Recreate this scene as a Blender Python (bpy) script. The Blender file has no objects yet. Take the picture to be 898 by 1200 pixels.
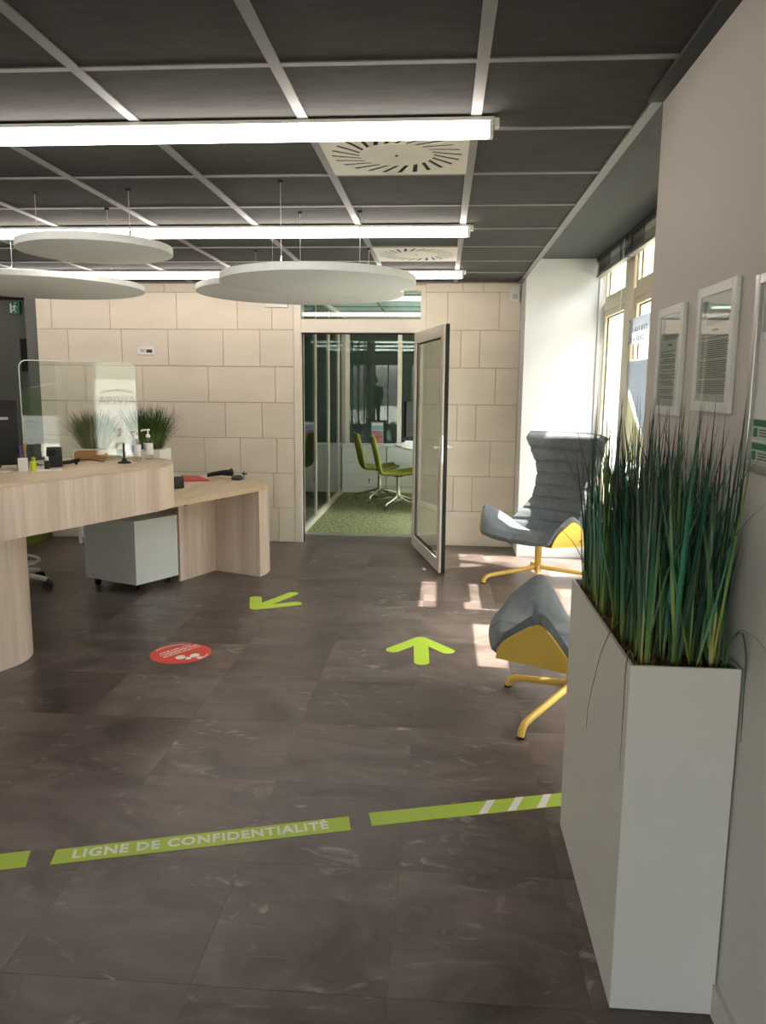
import bpy, bmesh, math, random
from mathutils import Vector, Matrix
random.seed(7)
S = bpy.context.scene
COL = S.collection
sin, cos, pi, rad = math.sin, math.cos, math.pi, math.radians

# ------------------------------------------------------------------ camera
F_PX, YAW, PITCH, ROLL, CAM_H = 916.3, 0.0738, 0.16037, -0.00889, 1.5
fw = Vector((-sin(YAW)*cos(PITCH), cos(YAW)*cos(PITCH), -sin(PITCH)))
rt = Vector((cos(YAW), sin(YAW), 0))
dn = fw.cross(rt)
r2 = cos(ROLL)*rt + sin(ROLL)*dn
d2 = -sin(ROLL)*rt + cos(ROLL)*dn
cam_d = bpy.data.cameras.new('camera'); cam = bpy.data.objects.new('camera', cam_d); COL.objects.link(cam)
m = Matrix((r2, -d2, -fw)).transposed().to_4x4(); m.translation = (0, 0, CAM_H)
cam.matrix_world = m
cam_d.sensor_fit = 'VERTICAL'; cam_d.sensor_height = 24.0; cam_d.lens = 24.0*F_PX/1200.0
cam_d.clip_start = 0.05; cam_d.clip_end = 300
S.camera = cam

# ------------------------------------------------------------------ world, sun, exposure
S.view_settings.view_transform = 'Standard'; S.view_settings.look = 'None'
S.view_settings.gamma = 1; S.view_settings.use_curve_mapping = False
S.view_settings.exposure = 1.8
SUN_DIR = Vector((-1, 0.10, -1.64)).normalized()
W = bpy.data.worlds.new('sky'); S.world = W; W.use_nodes = True
wn = W.node_tree.nodes; wl = W.node_tree.links
bg = wn['Background']
sky = wn.new('ShaderNodeTexSky'); sky.sky_type = 'NISHITA'; sky.sun_disc = False
sky.sun_elevation = rad(56); sky.sun_rotation = math.atan2(-SUN_DIR.x, -SUN_DIR.y)
sky.air_density = 1.0; sky.dust_density = 3.0; sky.ozone_density = 0.6
hsv = wn.new('ShaderNodeHueSaturation'); hsv.inputs['Saturation'].default_value = .45     # hazy, milky sky
wl.new(sky.outputs[0], hsv.inputs['Color']); wl.new(hsv.outputs[0], bg.inputs[0]); bg.inputs[1].default_value = 0.6
sl = bpy.data.lights.new('sun', 'SUN'); sl.energy = 9; sl.angle = rad(0.55); sl.color = (1, .95, .87)
so = bpy.data.objects.new('sun', sl); COL.objects.link(so)
so.rotation_euler = SUN_DIR.to_track_quat('-Z', 'Y').to_euler(); so.location = (6, 0, 9)
try:
    S.cycles.max_bounces = 10; S.cycles.diffuse_bounces = 5; S.cycles.glossy_bounces = 5
    S.cycles.transparent_max_bounces = 24; S.cycles.transmission_bounces = 8
    S.cycles.sample_clamp_indirect = 6.0
    S.cycles.use_denoising = True
except Exception:
    pass

def portal(name, loc, size, rot):          # daylight portals in the window openings
    l = bpy.data.lights.new(name, 'AREA'); l.shape = 'RECTANGLE'; l.size, l.size_y = size
    l.cycles.is_portal = True
    o = bpy.data.objects.new(name, l); COL.objects.link(o); o.location = loc; o.rotation_euler = rot
portal('window_portal', (1.40, 5.1, 1.25), (2.4, 3.6), (0, rad(90), 0))
portal('window_portal', (-1.9, -4.55, 1.25), (6.2, 2.4), (rad(90), 0, 0))
portal('window_portal', (1.46, 9.3, 1.25), (2.4, 3.0), (0, rad(90), 0))

# ------------------------------------------------------------------ materials
def lin(c):
    if isinstance(c, str):
        c = [int(c[i:i+2], 16)/255 for i in (0, 2, 4)]
        c = [x/12.92 if x <= .04045 else ((x+.055)/1.055)**2.4 for x in c]
    return (c[0], c[1], c[2], 1)
MATS = {}
def mat(name, col, rough=.5, metal=0, var=0, scale=8, stretch=(1,1,1), bump=0, bscale=None, spec=.5, rnd=0, col2=None, detail=4, coat=0):
    """principled material with noise variation of the own colour, optional relief and a per-object tint"""
    m = bpy.data.materials.new(name); m.use_nodes = True; MATS[name] = m
    n, l = m.node_tree.nodes, m.node_tree.links
    b = n['Principled BSDF']
    b.inputs['Roughness'].default_value = rough; b.inputs['Metallic'].default_value = metal
    b.inputs['Specular IOR Level'].default_value = spec; b.inputs['Coat Weight'].default_value = coat
    c = lin(col); b.inputs['Base Color'].default_value = c
    tc = n.new('ShaderNodeTexCoord'); mp = n.new('ShaderNodeMapping'); mp.inputs['Scale'].default_value = stretch
    l.new(tc.outputs['Object'], mp.inputs['Vector'])
    out = None
    if var or col2:
        nz = n.new('ShaderNodeTexNoise'); nz.inputs['Scale'].default_value = scale; nz.inputs['Detail'].default_value = detail
        l.new(mp.outputs[0], nz.inputs['Vector'])
        mx = n.new('ShaderNodeMix'); mx.data_type = 'RGBA'
        k = 1-var
        mx.inputs[6].default_value = lin(col2) if col2 else (c[0]*k, c[1]*k, c[2]*k, 1)
        mx.inputs[7].default_value = c if col2 else tuple(min(1, x*(1+var)) for x in c[:3])+(1,)
        rp = n.new('ShaderNodeMapRange'); rp.inputs[1].default_value = .35; rp.inputs[2].default_value = .65
        l.new(nz.outputs[0], rp.inputs[0]); l.new(rp.outputs[0], mx.inputs[0]); out = mx.outputs[2]
    if rnd:
        oi = n.new('ShaderNodeObjectInfo'); mr = n.new('ShaderNodeMapRange')
        mr.inputs[3].default_value = 1-rnd; mr.inputs[4].default_value = 1+rnd
        l.new(oi.outputs['Random'], mr.inputs[0])
        hs = n.new('ShaderNodeHueSaturation'); l.new(mr.outputs[0], hs.inputs['Value'])
        if out: l.new(out, hs.inputs['Color'])
        else: hs.inputs['Color'].default_value = c
        out = hs.outputs[0]
    if out: l.new(out, b.inputs['Base Color'])
    if bump:
        nb = n.new('ShaderNodeTexNoise'); nb.inputs['Scale'].default_value = bscale or scale*6; nb.inputs['Detail'].default_value = 5
        l.new(mp.outputs[0], nb.inputs['Vector'])
        bp = n.new('ShaderNodeBump'); bp.inputs['Strength'].default_value = bump; bp.inputs['Distance'].default_value = .004
        l.new(nb.outputs[0], bp.inputs['Height']); l.new(bp.outputs[0], b.inputs['Normal'])
    return m

def glass(name, tint, refl=1.0):
    m = bpy.data.materials.new(name); m.use_nodes = True
    n, l = m.node_tree.nodes, m.node_tree.links
    n.remove(n['Principled BSDF'])
    t = n.new('ShaderNodeBsdfTransparent'); t.inputs[0].default_value = (*tint, 1)
    g = n.new('ShaderNodeBsdfGlossy'); g.inputs['Roughness'].default_value = 0.0
    fr = n.new('ShaderNodeFresnel'); fr.inputs[0].default_value = 1.5
    mu = n.new('ShaderNodeMath'); mu.operation = 'MULTIPLY'; mu.inputs[1].default_value = refl; mu.use_clamp = True
    ge = n.new('ShaderNodeNewGeometry'); io = n.new('ShaderNodeMath'); io.operation = 'MULTIPLY_ADD'   # same reflectance on leaving a thin pane as on entering it
    io.inputs[1].default_value = 1/1.5-1.5; io.inputs[2].default_value = 1.5
    l.new(ge.outputs['Backfacing'], io.inputs[0]); l.new(io.outputs[0], fr.inputs[0])
    mx = n.new('ShaderNodeMixShader'); l.new(fr.outputs[0], mu.inputs[0]); l.new(mu.outputs[0], mx.inputs[0])
    l.new(t.outputs[0], mx.inputs[1]); l.new(g.outputs[0], mx.inputs[2])
    l.new(mx.outputs[0], n['Material Output'].inputs[0])
    return m

def emit(name, col, s):
    m = bpy.data.materials.new(name); m.use_nodes = True
    b = m.node_tree.nodes['Principled BSDF']; b.inputs['Base Color'].default_value = lin(col)
    b.inputs['Emission Color'].default_value = lin(col); b.inputs['Emission Strength'].default_value = s
    return m

def translucent(name, col, k=.6):
    m = bpy.data.materials.new(name); m.use_nodes = True
    n, l = m.node_tree.nodes, m.node_tree.links
    n.remove(n['Principled BSDF'])
    d = n.new('ShaderNodeBsdfDiffuse'); t = n.new('ShaderNodeBsdfTranslucent'); mx = n.new('ShaderNodeMixShader')
    d.inputs[0].default_value = lin(col); t.inputs[0].default_value = lin(col); mx.inputs[0].default_value = k
    l.new(d.outputs[0], mx.inputs[1]); l.new(t.outputs[0], mx.inputs[2]); l.new(mx.outputs[0], n['Material Output'].inputs[0])
    return m

def wood(name, c1, c2, axis):
    """pale veneer, grain running along the given axis, in broad staves"""
    m = bpy.data.materials.new(name); m.use_nodes = True
    n, l = m.node_tree.nodes, m.node_tree.links
    b = n['Principled BSDF']; b.inputs['Roughness'].default_value = .42
    tc = n.new('ShaderNodeTexCoord'); mp = n.new('ShaderNodeMapping')
    s = [22, 22, 22]; s['xyz'.index(axis)] = .9
    mp.inputs['Scale'].default_value = s
    l.new(tc.outputs['Object'], mp.inputs[0])
    n1 = n.new('ShaderNodeTexNoise'); n1.inputs['Scale'].default_value = 2.2; n1.inputs['Detail'].default_value = 6; n1.inputs['Roughness'].default_value = .65
    l.new(mp.outputs[0], n1.inputs['Vector'])
    mp2 = n.new('ShaderNodeMapping'); s2 = [5, 5, 5]; s2['xyz'.index(axis)] = .12
    mp2.inputs['Scale'].default_value = s2; l.new(tc.outputs['Object'], mp2.inputs[0])
    n2 = n.new('ShaderNodeTexNoise'); n2.inputs['Scale'].default_value = 1.3; n2.inputs['Detail'].default_value = 1
    l.new(mp2.outputs[0], n2.inputs['Vector'])
    ad = n.new('ShaderNodeMath'); ad.operation = 'ADD'; l.new(n1.outputs[0], ad.inputs[0]); l.new(n2.outputs[0], ad.inputs[1])
    mr = n.new('ShaderNodeMapRange'); mr.inputs[1].default_value = .72; mr.inputs[2].default_value = 1.25
    l.new(ad.outputs[0], mr.inputs[0])
    mx = n.new('ShaderNodeMix'); mx.data_type = 'RGBA'; mx.inputs[6].default_value = lin(c1); mx.inputs[7].default_value = lin(c2)
    l.new(mr.outputs[0], mx.inputs[0]); l.new(mx.outputs[2], b.inputs['Base Color'])
    return m

def floor_mat():
    m = bpy.data.materials.new('slate_vinyl'); m.use_nodes = True
    n, l = m.node_tree.nodes, m.node_tree.links
    b = n['Principled BSDF']
    tc = n.new('ShaderNodeTexCoord'); oi = n.new('ShaderNodeObjectInfo')
    sc = n.new('ShaderNodeVectorMath'); sc.operation = 'MULTIPLY_ADD'
    l.new(oi.outputs['Location'], sc.inputs[0]); sc.inputs[1].default_value = (37, 53, 1)
    l.new(tc.outputs['Object'], sc.inputs[2])
    def noise(scale, det, st=(1, 1, 1), rot=0, dist=0):
        mp = n.new('ShaderNodeMapping'); mp.inputs['Scale'].default_value = st; mp.inputs['Rotation'].default_value = (0, 0, rot)
        l.new(sc.outputs[0], mp.inputs[0])
        q = n.new('ShaderNodeTexNoise'); q.inputs['Scale'].default_value = scale; q.inputs['Detail'].default_value = det
        q.inputs['Distortion'].default_value = dist; q.inputs['Roughness'].default_value = .6
        l.new(mp.outputs[0], q.inputs['Vector']); return q
    base = noise(2.6, 8, (.9, 1.5, 1), .3, 1.0)
    r1 = n.new('ShaderNodeValToRGB'); e = r1.color_ramp.elements
    e[0].position = .32; e[0].color = lin('413632'); e[1].position = .72; e[1].color = lin('766862')
    l.new(base.outputs[0], r1.inputs[0])
    vein = noise(5.5, 8, (.8, 1.7, 1), .8, 2.4)
    r2_ = n.new('ShaderNodeValToRGB'); e = r2_.color_ramp.elements
    e[0].position = .56; e[0].color = (0, 0, 0, 1); e[1].position = .72; e[1].color = (1, 1, 1, 1)
    l.new(vein.outputs[0], r2_.inputs[0])
    patch = noise(2.0, 2)
    r3 = n.new('ShaderNodeMapRange'); r3.inputs[1].default_value = .46; r3.inputs[2].default_value = .62; r3.inputs[4].default_value = .85
    l.new(patch.outputs[0], r3.inputs[0])
    mu = n.new('ShaderNodeMath'); mu.operation = 'MULTIPLY'; l.new(r2_.outputs[0], mu.inputs[0]); l.new(r3.outputs[0], mu.inputs[1])
    mx = n.new('ShaderNodeMix'); mx.data_type = 'RGBA'; mx.inputs[7].default_value = lin('a8a09a')
    l.new(r1.outputs[0], mx.inputs[6]); l.new(mu.outputs[0], mx.inputs[0])
    hs = n.new('ShaderNodeHueSaturation'); mr = n.new('ShaderNodeMapRange'); mr.inputs[3].default_value = .82; mr.inputs[4].default_value = 1.12
    l.new(oi.outputs['Random'], mr.inputs[0]); l.new(mr.outputs[0], hs.inputs['Value']); l.new(mx.outputs[2], hs.inputs['Color'])
    l.new(hs.outputs[0], b.inputs['Base Color'])
    rr = n.new('ShaderNodeMapRange'); rr.inputs[3].default_value = .26; rr.inputs[4].default_value = .42
    l.new(base.outputs[0], rr.inputs[0]); l.new(rr.outputs[0], b.inputs['Roughness'])
    bp = n.new('ShaderNodeBump'); bp.inputs['Strength'].default_value = .25; bp.inputs['Distance'].default_value = .003
    l.new(vein.outputs[0], bp.inputs['Height']); l.new(bp.outputs[0], b.inputs['Normal'])
    return m

def attr_mat(name, rough=.45):
    """blades: the pigment of every blade is stored in its mesh"""
    m = bpy.data.materials.new(name); m.use_nodes = True
    n, l = m.node_tree.nodes, m.node_tree.links
    a = n.new('ShaderNodeVertexColor'); a.layer_name = 'Col'
    b = n['Principled BSDF']; b.inputs['Roughness'].default_value = rough
    l.new(a.outputs[0], b.inputs['Base Color']); return m

M = dict(
    floor=floor_mat(), floor_base=mat('joint_dark', '3a322f', .8, var=.1),
    white_wall=mat('white_wall', 'dad2ca', .75, var=.02, scale=2, bump=.05, bscale=60),
    pier=mat('white_plaster', 'd2d4d3', .7, var=.015, scale=2),
    greywall=mat('dark_grey_wall', '62655f', .7, var=.05, scale=2),
    joint=mat('mortar', 'b8aa94', .9, var=.08, scale=10),
    stone=mat('limestone', 'dcd2c2', .8, var=.04, scale=2.5, stretch=(1, 1, 2.2), bump=.12, bscale=45, rnd=.035),
    tile=mat('ceiling_felt', '3b3b38', .95, var=.16, scale=10, stretch=(.6, 2.4, 1), bump=.25, bscale=70, rnd=.06),
    slab=mat('ceiling_void', '262624', .95, var=.1),
    tee=mat('grid_metal', '767674', .5, var=.03),
    soffit=mat('soffit_grey', '414544', .75, var=.03, scale=3),
    lampbody=mat('lamp_white', 'eeeae4', .4), diffuser=emit('lamp_diffuser', 'fff4ea', 5),
    added_diffuser=emit('added_lamp_diffuser', 'fff4ea', 3.2), vent=mat('vent_metal', 'c9c6b6', .45, var=.02), black=mat('black_matt', '0d0d0d', .7, var=.1),
    felt=mat('white_felt', 'dfe5e4', .95, var=.03, scale=60, bump=.15, bscale=300),
    felt_edge=mat('felt_edge', 'd6d6ce', .9, var=.02),
    wire=mat('steel_wire', '9a9a98', .35, metal=1), chrome=mat('chrome', 'd8d8d8', .12, metal=1), alu=mat('aluminium', 'b9b9b6', .35, metal=.9),
    frame=mat('door_frame_white', 'dcd3c6', .35, var=.015), rubber=mat('black_rubber', '141414', .6),
    cream=mat('cream_frame', 'd9cfb4', .45, var=.02), white=mat('white_plastic', 'e6e5e0', .4, var=.01),
    glass=glass('clear_glass', (.97, .985, .97)), greenglass=glass('green_tinted_glass', (.74, .83, .80), 1.15),
    doorglass=glass('door_glass', (.93, .95, .92)), acrylic=glass('acrylic', (.95, .975, .96), 1.7),
    wood_v=wood('veneer_upright', 'c8b19d', 'e6d3c2', 'z'), wood_h=wood('veneer_top', 'c3aa8c', 'dac5a9', 'y'),
    cab=mat('white_cabinet', 'd9dbd6', .35, var=.01), cabgrey=mat('grey_cabinet_side', 'c6c8c3', .4, var=.01),
    green=mat('lime_vinyl', 'b3cf3a', .45, var=.03, scale=3), red=mat('red_vinyl', 'e24b3c', .45, var=.04, scale=4), print=mat('white_print', 'f1ece2', .5),
    grey_fab=mat('grey_wool', '676c6f', .95, var=.10, scale=30, bump=.3, bscale=500), seam=mat('dark_thread', '2c2e30', .9),
    yellow=mat('yellow_lacquer', 'dcb654', .38, var=.03, scale=3),
    planter=mat('planter_white', 'dad6cc', .45, var=.012, scale=2), soil=mat('bark_soil', '9c7852', .95, col2='57402c', scale=90, bump=.9, bscale=120),
    blade=attr_mat('grass_blade_pigment', .42), fine=attr_mat('fine_grass_pigment', .6),
    paper=mat('paper', 'eceae4', .7), ink=mat('ink', '7b7b77', .8), inkdark=mat('ink_dark', '39393b', .8), inkgrey=mat('ink_grey', 'b9b9b4', .8),
    silver=mat('silver_frame', 'bcbcba', .35, metal=.7), cardgreen=mat('card_green', '2f7a4c', .6), cardpale=mat('card_pale', 'c9dcc8', .6),
    carpet=mat('green_carpet', '989c6c', .98, col2='3c432c', scale=34, detail=6, bump=.8, bscale=160),
    greenseat=mat('olive_upholstery', '858a38', .85, var=.06, scale=20, bump=.2, bscale=300), 
    bluewhite=mat('office_ceiling', 'c6d4d2', .8, var=.02), darkroom=mat('dark_room', '8a928a', .9, var=.05, scale=2),
    blind=mat('blind_slat', '2b2b2b', .45, metal=.3), blindlight=mat('blind_rail', '777775', .4, metal=.4),
    monitor=mat('black_plastic', '121314', .45), grille=mat('dark_grey_plastic', '2a2d2f', .5), redfolder=mat('red_card', 'c01f2b', .55),
    orange=mat('kraft_board', 'c08a52', .7, var=.08, scale=6), hl=mat('highlighter_yellow', 'd6e021', .4), bluelabel=mat('blue_label', '8fb4d8', .5),
    liquid=glass('clear_plastic', (.93, .95, .97), 1.2), pinkred=mat('pen_red', 'c23b4a', .4), penblue=mat('pen_blue', '4a6ea8', .4), pengreen=mat('pen_green', '6b8c3a', .4),
    exitgreen=mat('exit_green', '1d7a5c', .5), oliveboard=mat('olive_panel', '6f7a2c', .7, var=.05),
    facade=mat('facade_render', 'c6c3a8', .9, var=.05, scale=1), pavement=mat('pavement', 'a39f95', .9, var=.06, scale=2),
    tr_white=translucent('poster_white', 'e8ecea', .5), tr_green=translucent('poster_green', '86a83a'), tr_blue=translucent('poster_blue', 'dce0ea', .4),
    tr_navy=translucent('poster_navy', '33496e'), tr_yellow=translucent('poster_yellow', 'eeecdc', .4), tr_white2=translucent('poster_bright', 'f6f8f6', .62), tr_yellow2=translucent('poster_gold', 'c9b53c', .3), tr_ink=translucent('poster_violet', '3a3770', .1), tr_grey=translucent('sign_grey', 'c9cdd2', .5),
    skin=mat('skin', 'c49a80', .5), cloth=mat('dark_cloth', '26282e', .9, var=.1), hair=mat('dark_hair', '1d1713', .6),
)

# ------------------------------------------------------------------ object helpers
ORG = {}
def tag(o, label=None, cat=None, group=None, kind=None):
    if label: o['label'] = label
    if cat: o['category'] = cat
    if group: o['group'] = group
    if kind: o['kind'] = kind
    return o
def thing(name, loc, label, cat, group=None, rz=0, rx=0, ry=0):
    o = bpy.data.objects.new(name, None); COL.objects.link(o); o.empty_display_size = .05
    o.location = loc; o.rotation_euler = (rx, ry, rz); ORG[o] = Vector(loc)
    return tag(o, label, cat, group)
class MB:
    def __init__(s): s.v, s.f, s.mi, s.c = [], [], [], []; s.cur = 0
    def add(s, vs, fs):
        b = len(s.v); s.v += [Vector(p) for p in vs]; s.f += [[b+i for i in f] for f in fs]; s.mi += [s.cur]*len(fs); return s
    def box(s, a, b):
        x0, y0, z0 = a; x1, y1, z1 = b
        return s.add([(x0,y0,z0),(x1,y0,z0),(x1,y1,z0),(x0,y1,z0),(x0,y0,z1),(x1,y0,z1),(x1,y1,z1),(x0,y1,z1)],
                     [(0,3,2,1),(4,5,6,7),(0,1,5,4),(1,2,6,5),(2,3,7,6),(3,0,4,7)])
    def cbox(s, a, b, ch=.004):
        """box with chamfered edges"""
        bm = bmesh.new(); bmesh.ops.create_cube(bm, size=1)
        for v in bm.verts:
            v.co = Vector([a[i]+(v.co[i]+.5)*(b[i]-a[i]) for i in range(3)])
        bmesh.ops.bevel(bm, geom=bm.edges[:], offset=ch, segments=1, affect='EDGES')
        bm.verts.index_update()
        s.add([v.co.copy() for v in bm.verts], [[v.index for v in f.verts] for f in bm.faces]); bm.free(); return s
    def obox(s, p, q, w, z0, z1):
        """upright slab: plan line p-q, width w, from z0 to z1"""
        p, q = Vector((p[0], p[1], 0)), Vector((q[0], q[1], 0)); d = (q-p).normalized(); n = Vector((-d.y, d.x, 0))*w/2
        c = [p-n, q-n, q+n, p+n]
        return s.prism([(a.x, a.y) for a in c], z0, z1)
    def prism(s, poly, z0, z1):
        n = len(poly); ar = sum(poly[i][0]*poly[(i+1)%n][1]-poly[(i+1)%n][0]*poly[i][1] for i in range(n))
        if ar < 0: poly = poly[::-1]
        return s.add([(x, y, z0) for x, y in poly]+[(x, y, z1) for x, y in poly],
                     [tuple(range(n))[::-1], tuple(range(n, 2*n))]+[(i, (i+1)%n, n+(i+1)%n, n+i) for i in range(n)])
    def tube(s, pts, r, n=8, cap=True):
        pts = [Vector(p) for p in pts]; rs = r if isinstance(r, (list, tuple)) else [r]*len(pts)
        vs, fs = [], []; up = None
        for i, p in enumerate(pts):
            t = (pts[min(i+1, len(pts)-1)]-pts[max(i-1, 0)]).normalized()
            if up is None: up = Vector((0, 0, 1)) if abs(t.z) < .9 else Vector((1, 0, 0))
            a = t.cross(up).normalized(); b = a.cross(t).normalized(); up = b
            for k in range(n): vs.append(p+a*rs[i]*cos(2*pi*k/n)+b*rs[i]*sin(2*pi*k/n))
        for i in range(len(pts)-1):
            for k in range(n): fs.append((i*n+k, (i+1)*n+k, (i+1)*n+(k+1)%n, i*n+(k+1)%n))
        if cap: fs += [tuple(range(n)), tuple(range((len(pts)-1)*n, len(pts)*n))[::-1]]
        return s.add(vs, fs)
    def lathe(s, prof, c, n=20):
        vs, fs = [], []
        for r, z in prof:
            for k in range(n): vs.append((c[0]+r*cos(2*pi*k/n), c[1]+r*sin(2*pi*k/n), c[2]+z))
        m_ = len(prof)
        for i in range(m_-1):
            for k in range(n): fs.append((i*n+k, i*n+(k+1)%n, (i+1)*n+(k+1)%n, (i+1)*n+k))
        fs += [tuple(range(n))[::-1], tuple(range((m_-1)*n, m_*n))]
        return s.add(vs, fs)
    def build(s, name, material, parent=None, smooth=False, local=False, bevel=0, origin=None, seg=2):
        me = bpy.data.meshes.new(name); o = bpy.data.objects.new(name, me); COL.objects.link(o)
        if parent is not None:
            base = Vector((0, 0, 0)) if local else ORG[parent]; o.parent = parent; ORG[o] = ORG[parent]
        else:
            if origin is None:
                lo = [min(v[i] for v in s.v) for i in range(3)]; hi = [max(v[i] for v in s.v) for i in range(3)]
                origin = ((lo[0]+hi[0])/2, (lo[1]+hi[1])/2, lo[2])
            base = Vector(origin); o.location = base; ORG[o] = base
        off = Vector((0, 0, 0))
        me.from_pydata([tuple(v-base) for v in s.v], [], s.f); me.validate()
        bm = bmesh.new(); bm.from_mesh(me); bmesh.ops.recalc_face_normals(bm, faces=bm.faces[:]); bm.to_mesh(me); bm.free()
        for mm in (material if isinstance(material, list) else [material]): me.materials.append(mm)
        if isinstance(material, list):
            for p, i in zip(me.polygons, s.mi): p.material_index = i
        if smooth:
            for p in me.polygons: p.use_smooth = True
            if smooth == 'auto': me.set_sharp_from_angle(angle=rad(35))
        if bevel:
            md = o.modifiers.new('edge', 'BEVEL'); md.width = bevel; md.segments = seg; md.limit_method = 'ANGLE'; md.angle_limit = rad(40)
        return o
def copy_tree(o, parent=None):
    c = o.copy(); COL.objects.link(c); c.parent = parent
    ORG[c] = ORG[o]
    for ch in list(o.children): copy_tree(ch, c)
    return c
def piece(o, parent, loc, name=None):
    """one more alike piece sharing the mesh of o"""
    c = bpy.data.objects.new(name or o.name.split('.')[0], o.data); COL.objects.link(c); c.parent = parent
    c.location = Vector(loc)-ORG[parent]; ORG[c] = ORG[parent]
    return c
def struct(o): o['kind'] = 'structure'; return o
def grid(fn, nu, nv):
    b = MB(); vs = [fn(i/nu*2-1, j/nv) for j in range(nv+1) for i in range(nu+1)]
    return b.add(vs, [(j*(nu+1)+i, j*(nu+1)+i+1, (j+1)*(nu+1)+i+1, (j+1)*(nu+1)+i) for j in range(nv) for i in range(nu)])
def sst(x, a=0, b=1):
    t = max(0, min(1, (x-a)/(b-a))); return t*t*(3-2*t)
def textmesh(s, size, depth=.0008, bold=0):
    """lettering as MB in the xy plane, left-bottom at the origin; returns (MB, width)"""
    cu = bpy.data.curves.new('lettering', 'FONT'); cu.body = s; cu.size = size; cu.extrude = depth; cu.resolution_u = 2; cu.space_character = 1.12; cu.offset = bold*size*.6
    o = bpy.data.objects.new('lettering', cu); COL.objects.link(o)
    dg = bpy.context.evaluated_depsgraph_get(); dg.update()
    me = o.evaluated_get(dg).to_mesh(); b = MB()
    b.add([v.co.copy() for v in me.vertices], [tuple(p.vertices) for p in me.polygons])
    o.evaluated_get(dg).to_mesh_clear(); bpy.data.objects.remove(o); bpy.data.curves.remove(cu)
    x0 = min(v.x for v in b.v); x1 = max(v.x for v in b.v)
    for v in b.v: v.x -= x0
    return b, x1-x0
def xf(b, mtx):
    b.v = [mtx @ v for v in b.v]; return b
def frame_mtx(o, ex, ey):
    ex, ey = Vector(ex), Vector(ey); ez = ex.cross(ey)
    mm = Matrix((ex, ey, ez)).transposed().to_4x4(); mm.translation = Vector(o); return mm

CEIL, YB, XR, YE, YP = 2.418, 7.33, 0.69, 2.755, 6.92     # ceiling, stone wall, right wall plane, its far end, pier face
XL, YR = -6.6, -4.5                                        # left wall, rear wall
SOF = 2.565                                                # soffit of the window bay

# ------------------------------------------------------------------ floor
fl = struct(MB().box((XL-.1, YR-.1, -.12), (1.5, 7.80, -.006)).build('floor', M['floor_base']))
# the part of the floor behind the photographer: one slab of the same vinyl
b = MB().box((XL, YR, -.006), (XR, .68, 0)); b.build('floor_sheet', M['floor'], fl)
TX, TY = .5, .52
t0 = None
for j in range(14):
    y0 = .68+j*TY; y1 = min(y0+TY, 7.80)
    for i in range(-9, 4):
        x0 = -.105+i*TX; x1 = x0+TX
        if x1 > XR and y0 < YE: x1 = min(x1, XR+.2)
        if y1 > YP+.41 and x1 > .9: pass
        if x0 > 1.25: continue
        x1 = min(x1, 1.38)
        w = (x1-x0, y1-y0)
        if abs(w[0]-TX) < 1e-6 and abs(w[1]-TY) < 1e-6:
            if t0 is None:
                t0 = MB().cbox((x0+.0003, y0+.0003, -.006), (x1-.0003, y1-.0003, 0), .0003)
                for v in t0.v: v -= Vector((x0, y0, 0))
                bb = t0; t0 = bb.build('floor_tile', M['floor'], fl, local=True); t0.location = Vector((x0, y0, 0))-ORG[fl]
            else: piece(t0, fl, (x0, y0, 0))
        else:
            q = MB().cbox((.0003, .0003, -.006), (w[0]-.0003, w[1]-.0003, 0), .0003).build('floor_tile', M['floor'], fl, local=True)
            q.location = Vector((x0, y0, 0))-ORG[fl]
MB().box((XL, .68, -.006), (-4.605, 7.80, 0)).build('floor_sheet', M['floor'], fl)
struct(MB().box((-1.42, 7.80, -.06), (1.5, 11.5, .002)).build('floor_carpet', M['carpet']))
struct(MB().box((XL, 7.80, -.12), (-1.42, 14.2, -.002)).build('floor_corridor', M['floor_base']))
struct(MB().box((-1.42, 11.5, -.12), (1.5, 14.2, -.002)).build('floor_back_room', M['floor_base']))

# ------------------------------------------------------------------ ceiling
ce = struct(MB().box((XL-.1, YR-.1, 2.445), (XR-.0, YB, 2.66)).build('ceiling', M['slab']))
GX = [-.505+.601*k for k in range(-7, 2)]
GX = [x for x in GX]
XT = .668                                                 # edge of the tiles at the trim
GYs = [2.42+.606*k for k in range(-3, 9)]
for j in range(len(GYs)):
    y0 = GYs[j]; y1 = min(GYs[j]+.606, YB)
    if y1-y0 < .05: continue
    for i in range(len(GX)):
        x0 = GX[i]; x1 = GX[i]+.601 if i < len(GX)-1 else XT
        vent = abs(x0+.505) < .01 and (abs(y0-3.026) < .02 or abs(y0-5.45) < .02)
        if vent: continue
        q = MB().cbox((0, 0, 0), (x1-x0-.006, y1-y0-.006, .018), .002).build('ceiling_tile', M['tile'], ce, local=True)
        q.location = Vector((x0+.003, y0+.003, CEIL+.002+random.uniform(0, .002)))-ORG[ce]
for x in GX:
    MB().box((x-.018, GYs[0], CEIL-.003), (x+.018, YB, CEIL+.012)).build('grid_bar', M['tee'], ce)
for y in GYs:
    MB().box((GX[0]-.3, y-.013, CEIL-.002), (XT, y+.013, CEIL+.012)).build('grid_bar', M['tee'], ce)
MB().box((XL, YR, CEIL), (GX[0], YB, CEIL+.02)).build('plain_ceiling', M['tile'], ce)
MB().box((GX[0], YR, CEIL), (XT, GYs[0], CEIL+.02)).build('plain_ceiling', M['tile'], ce)
struct(MB().box((.655, YE-.0, CEIL-.006), (.692, YB, SOF)).build('trim_1', M['tee']))
struct(MB().box((.640, YR, CEIL-.010), (XR, YE, CEIL+.03)).build('trim_2', M['soffit']))  # near length of the same trim, its shade put into the dark colour
struct(MB().box((.692, YE, SOF), (1.40, YB, SOF+.1)).build('ceiling_bay', M['soffit']))

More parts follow.
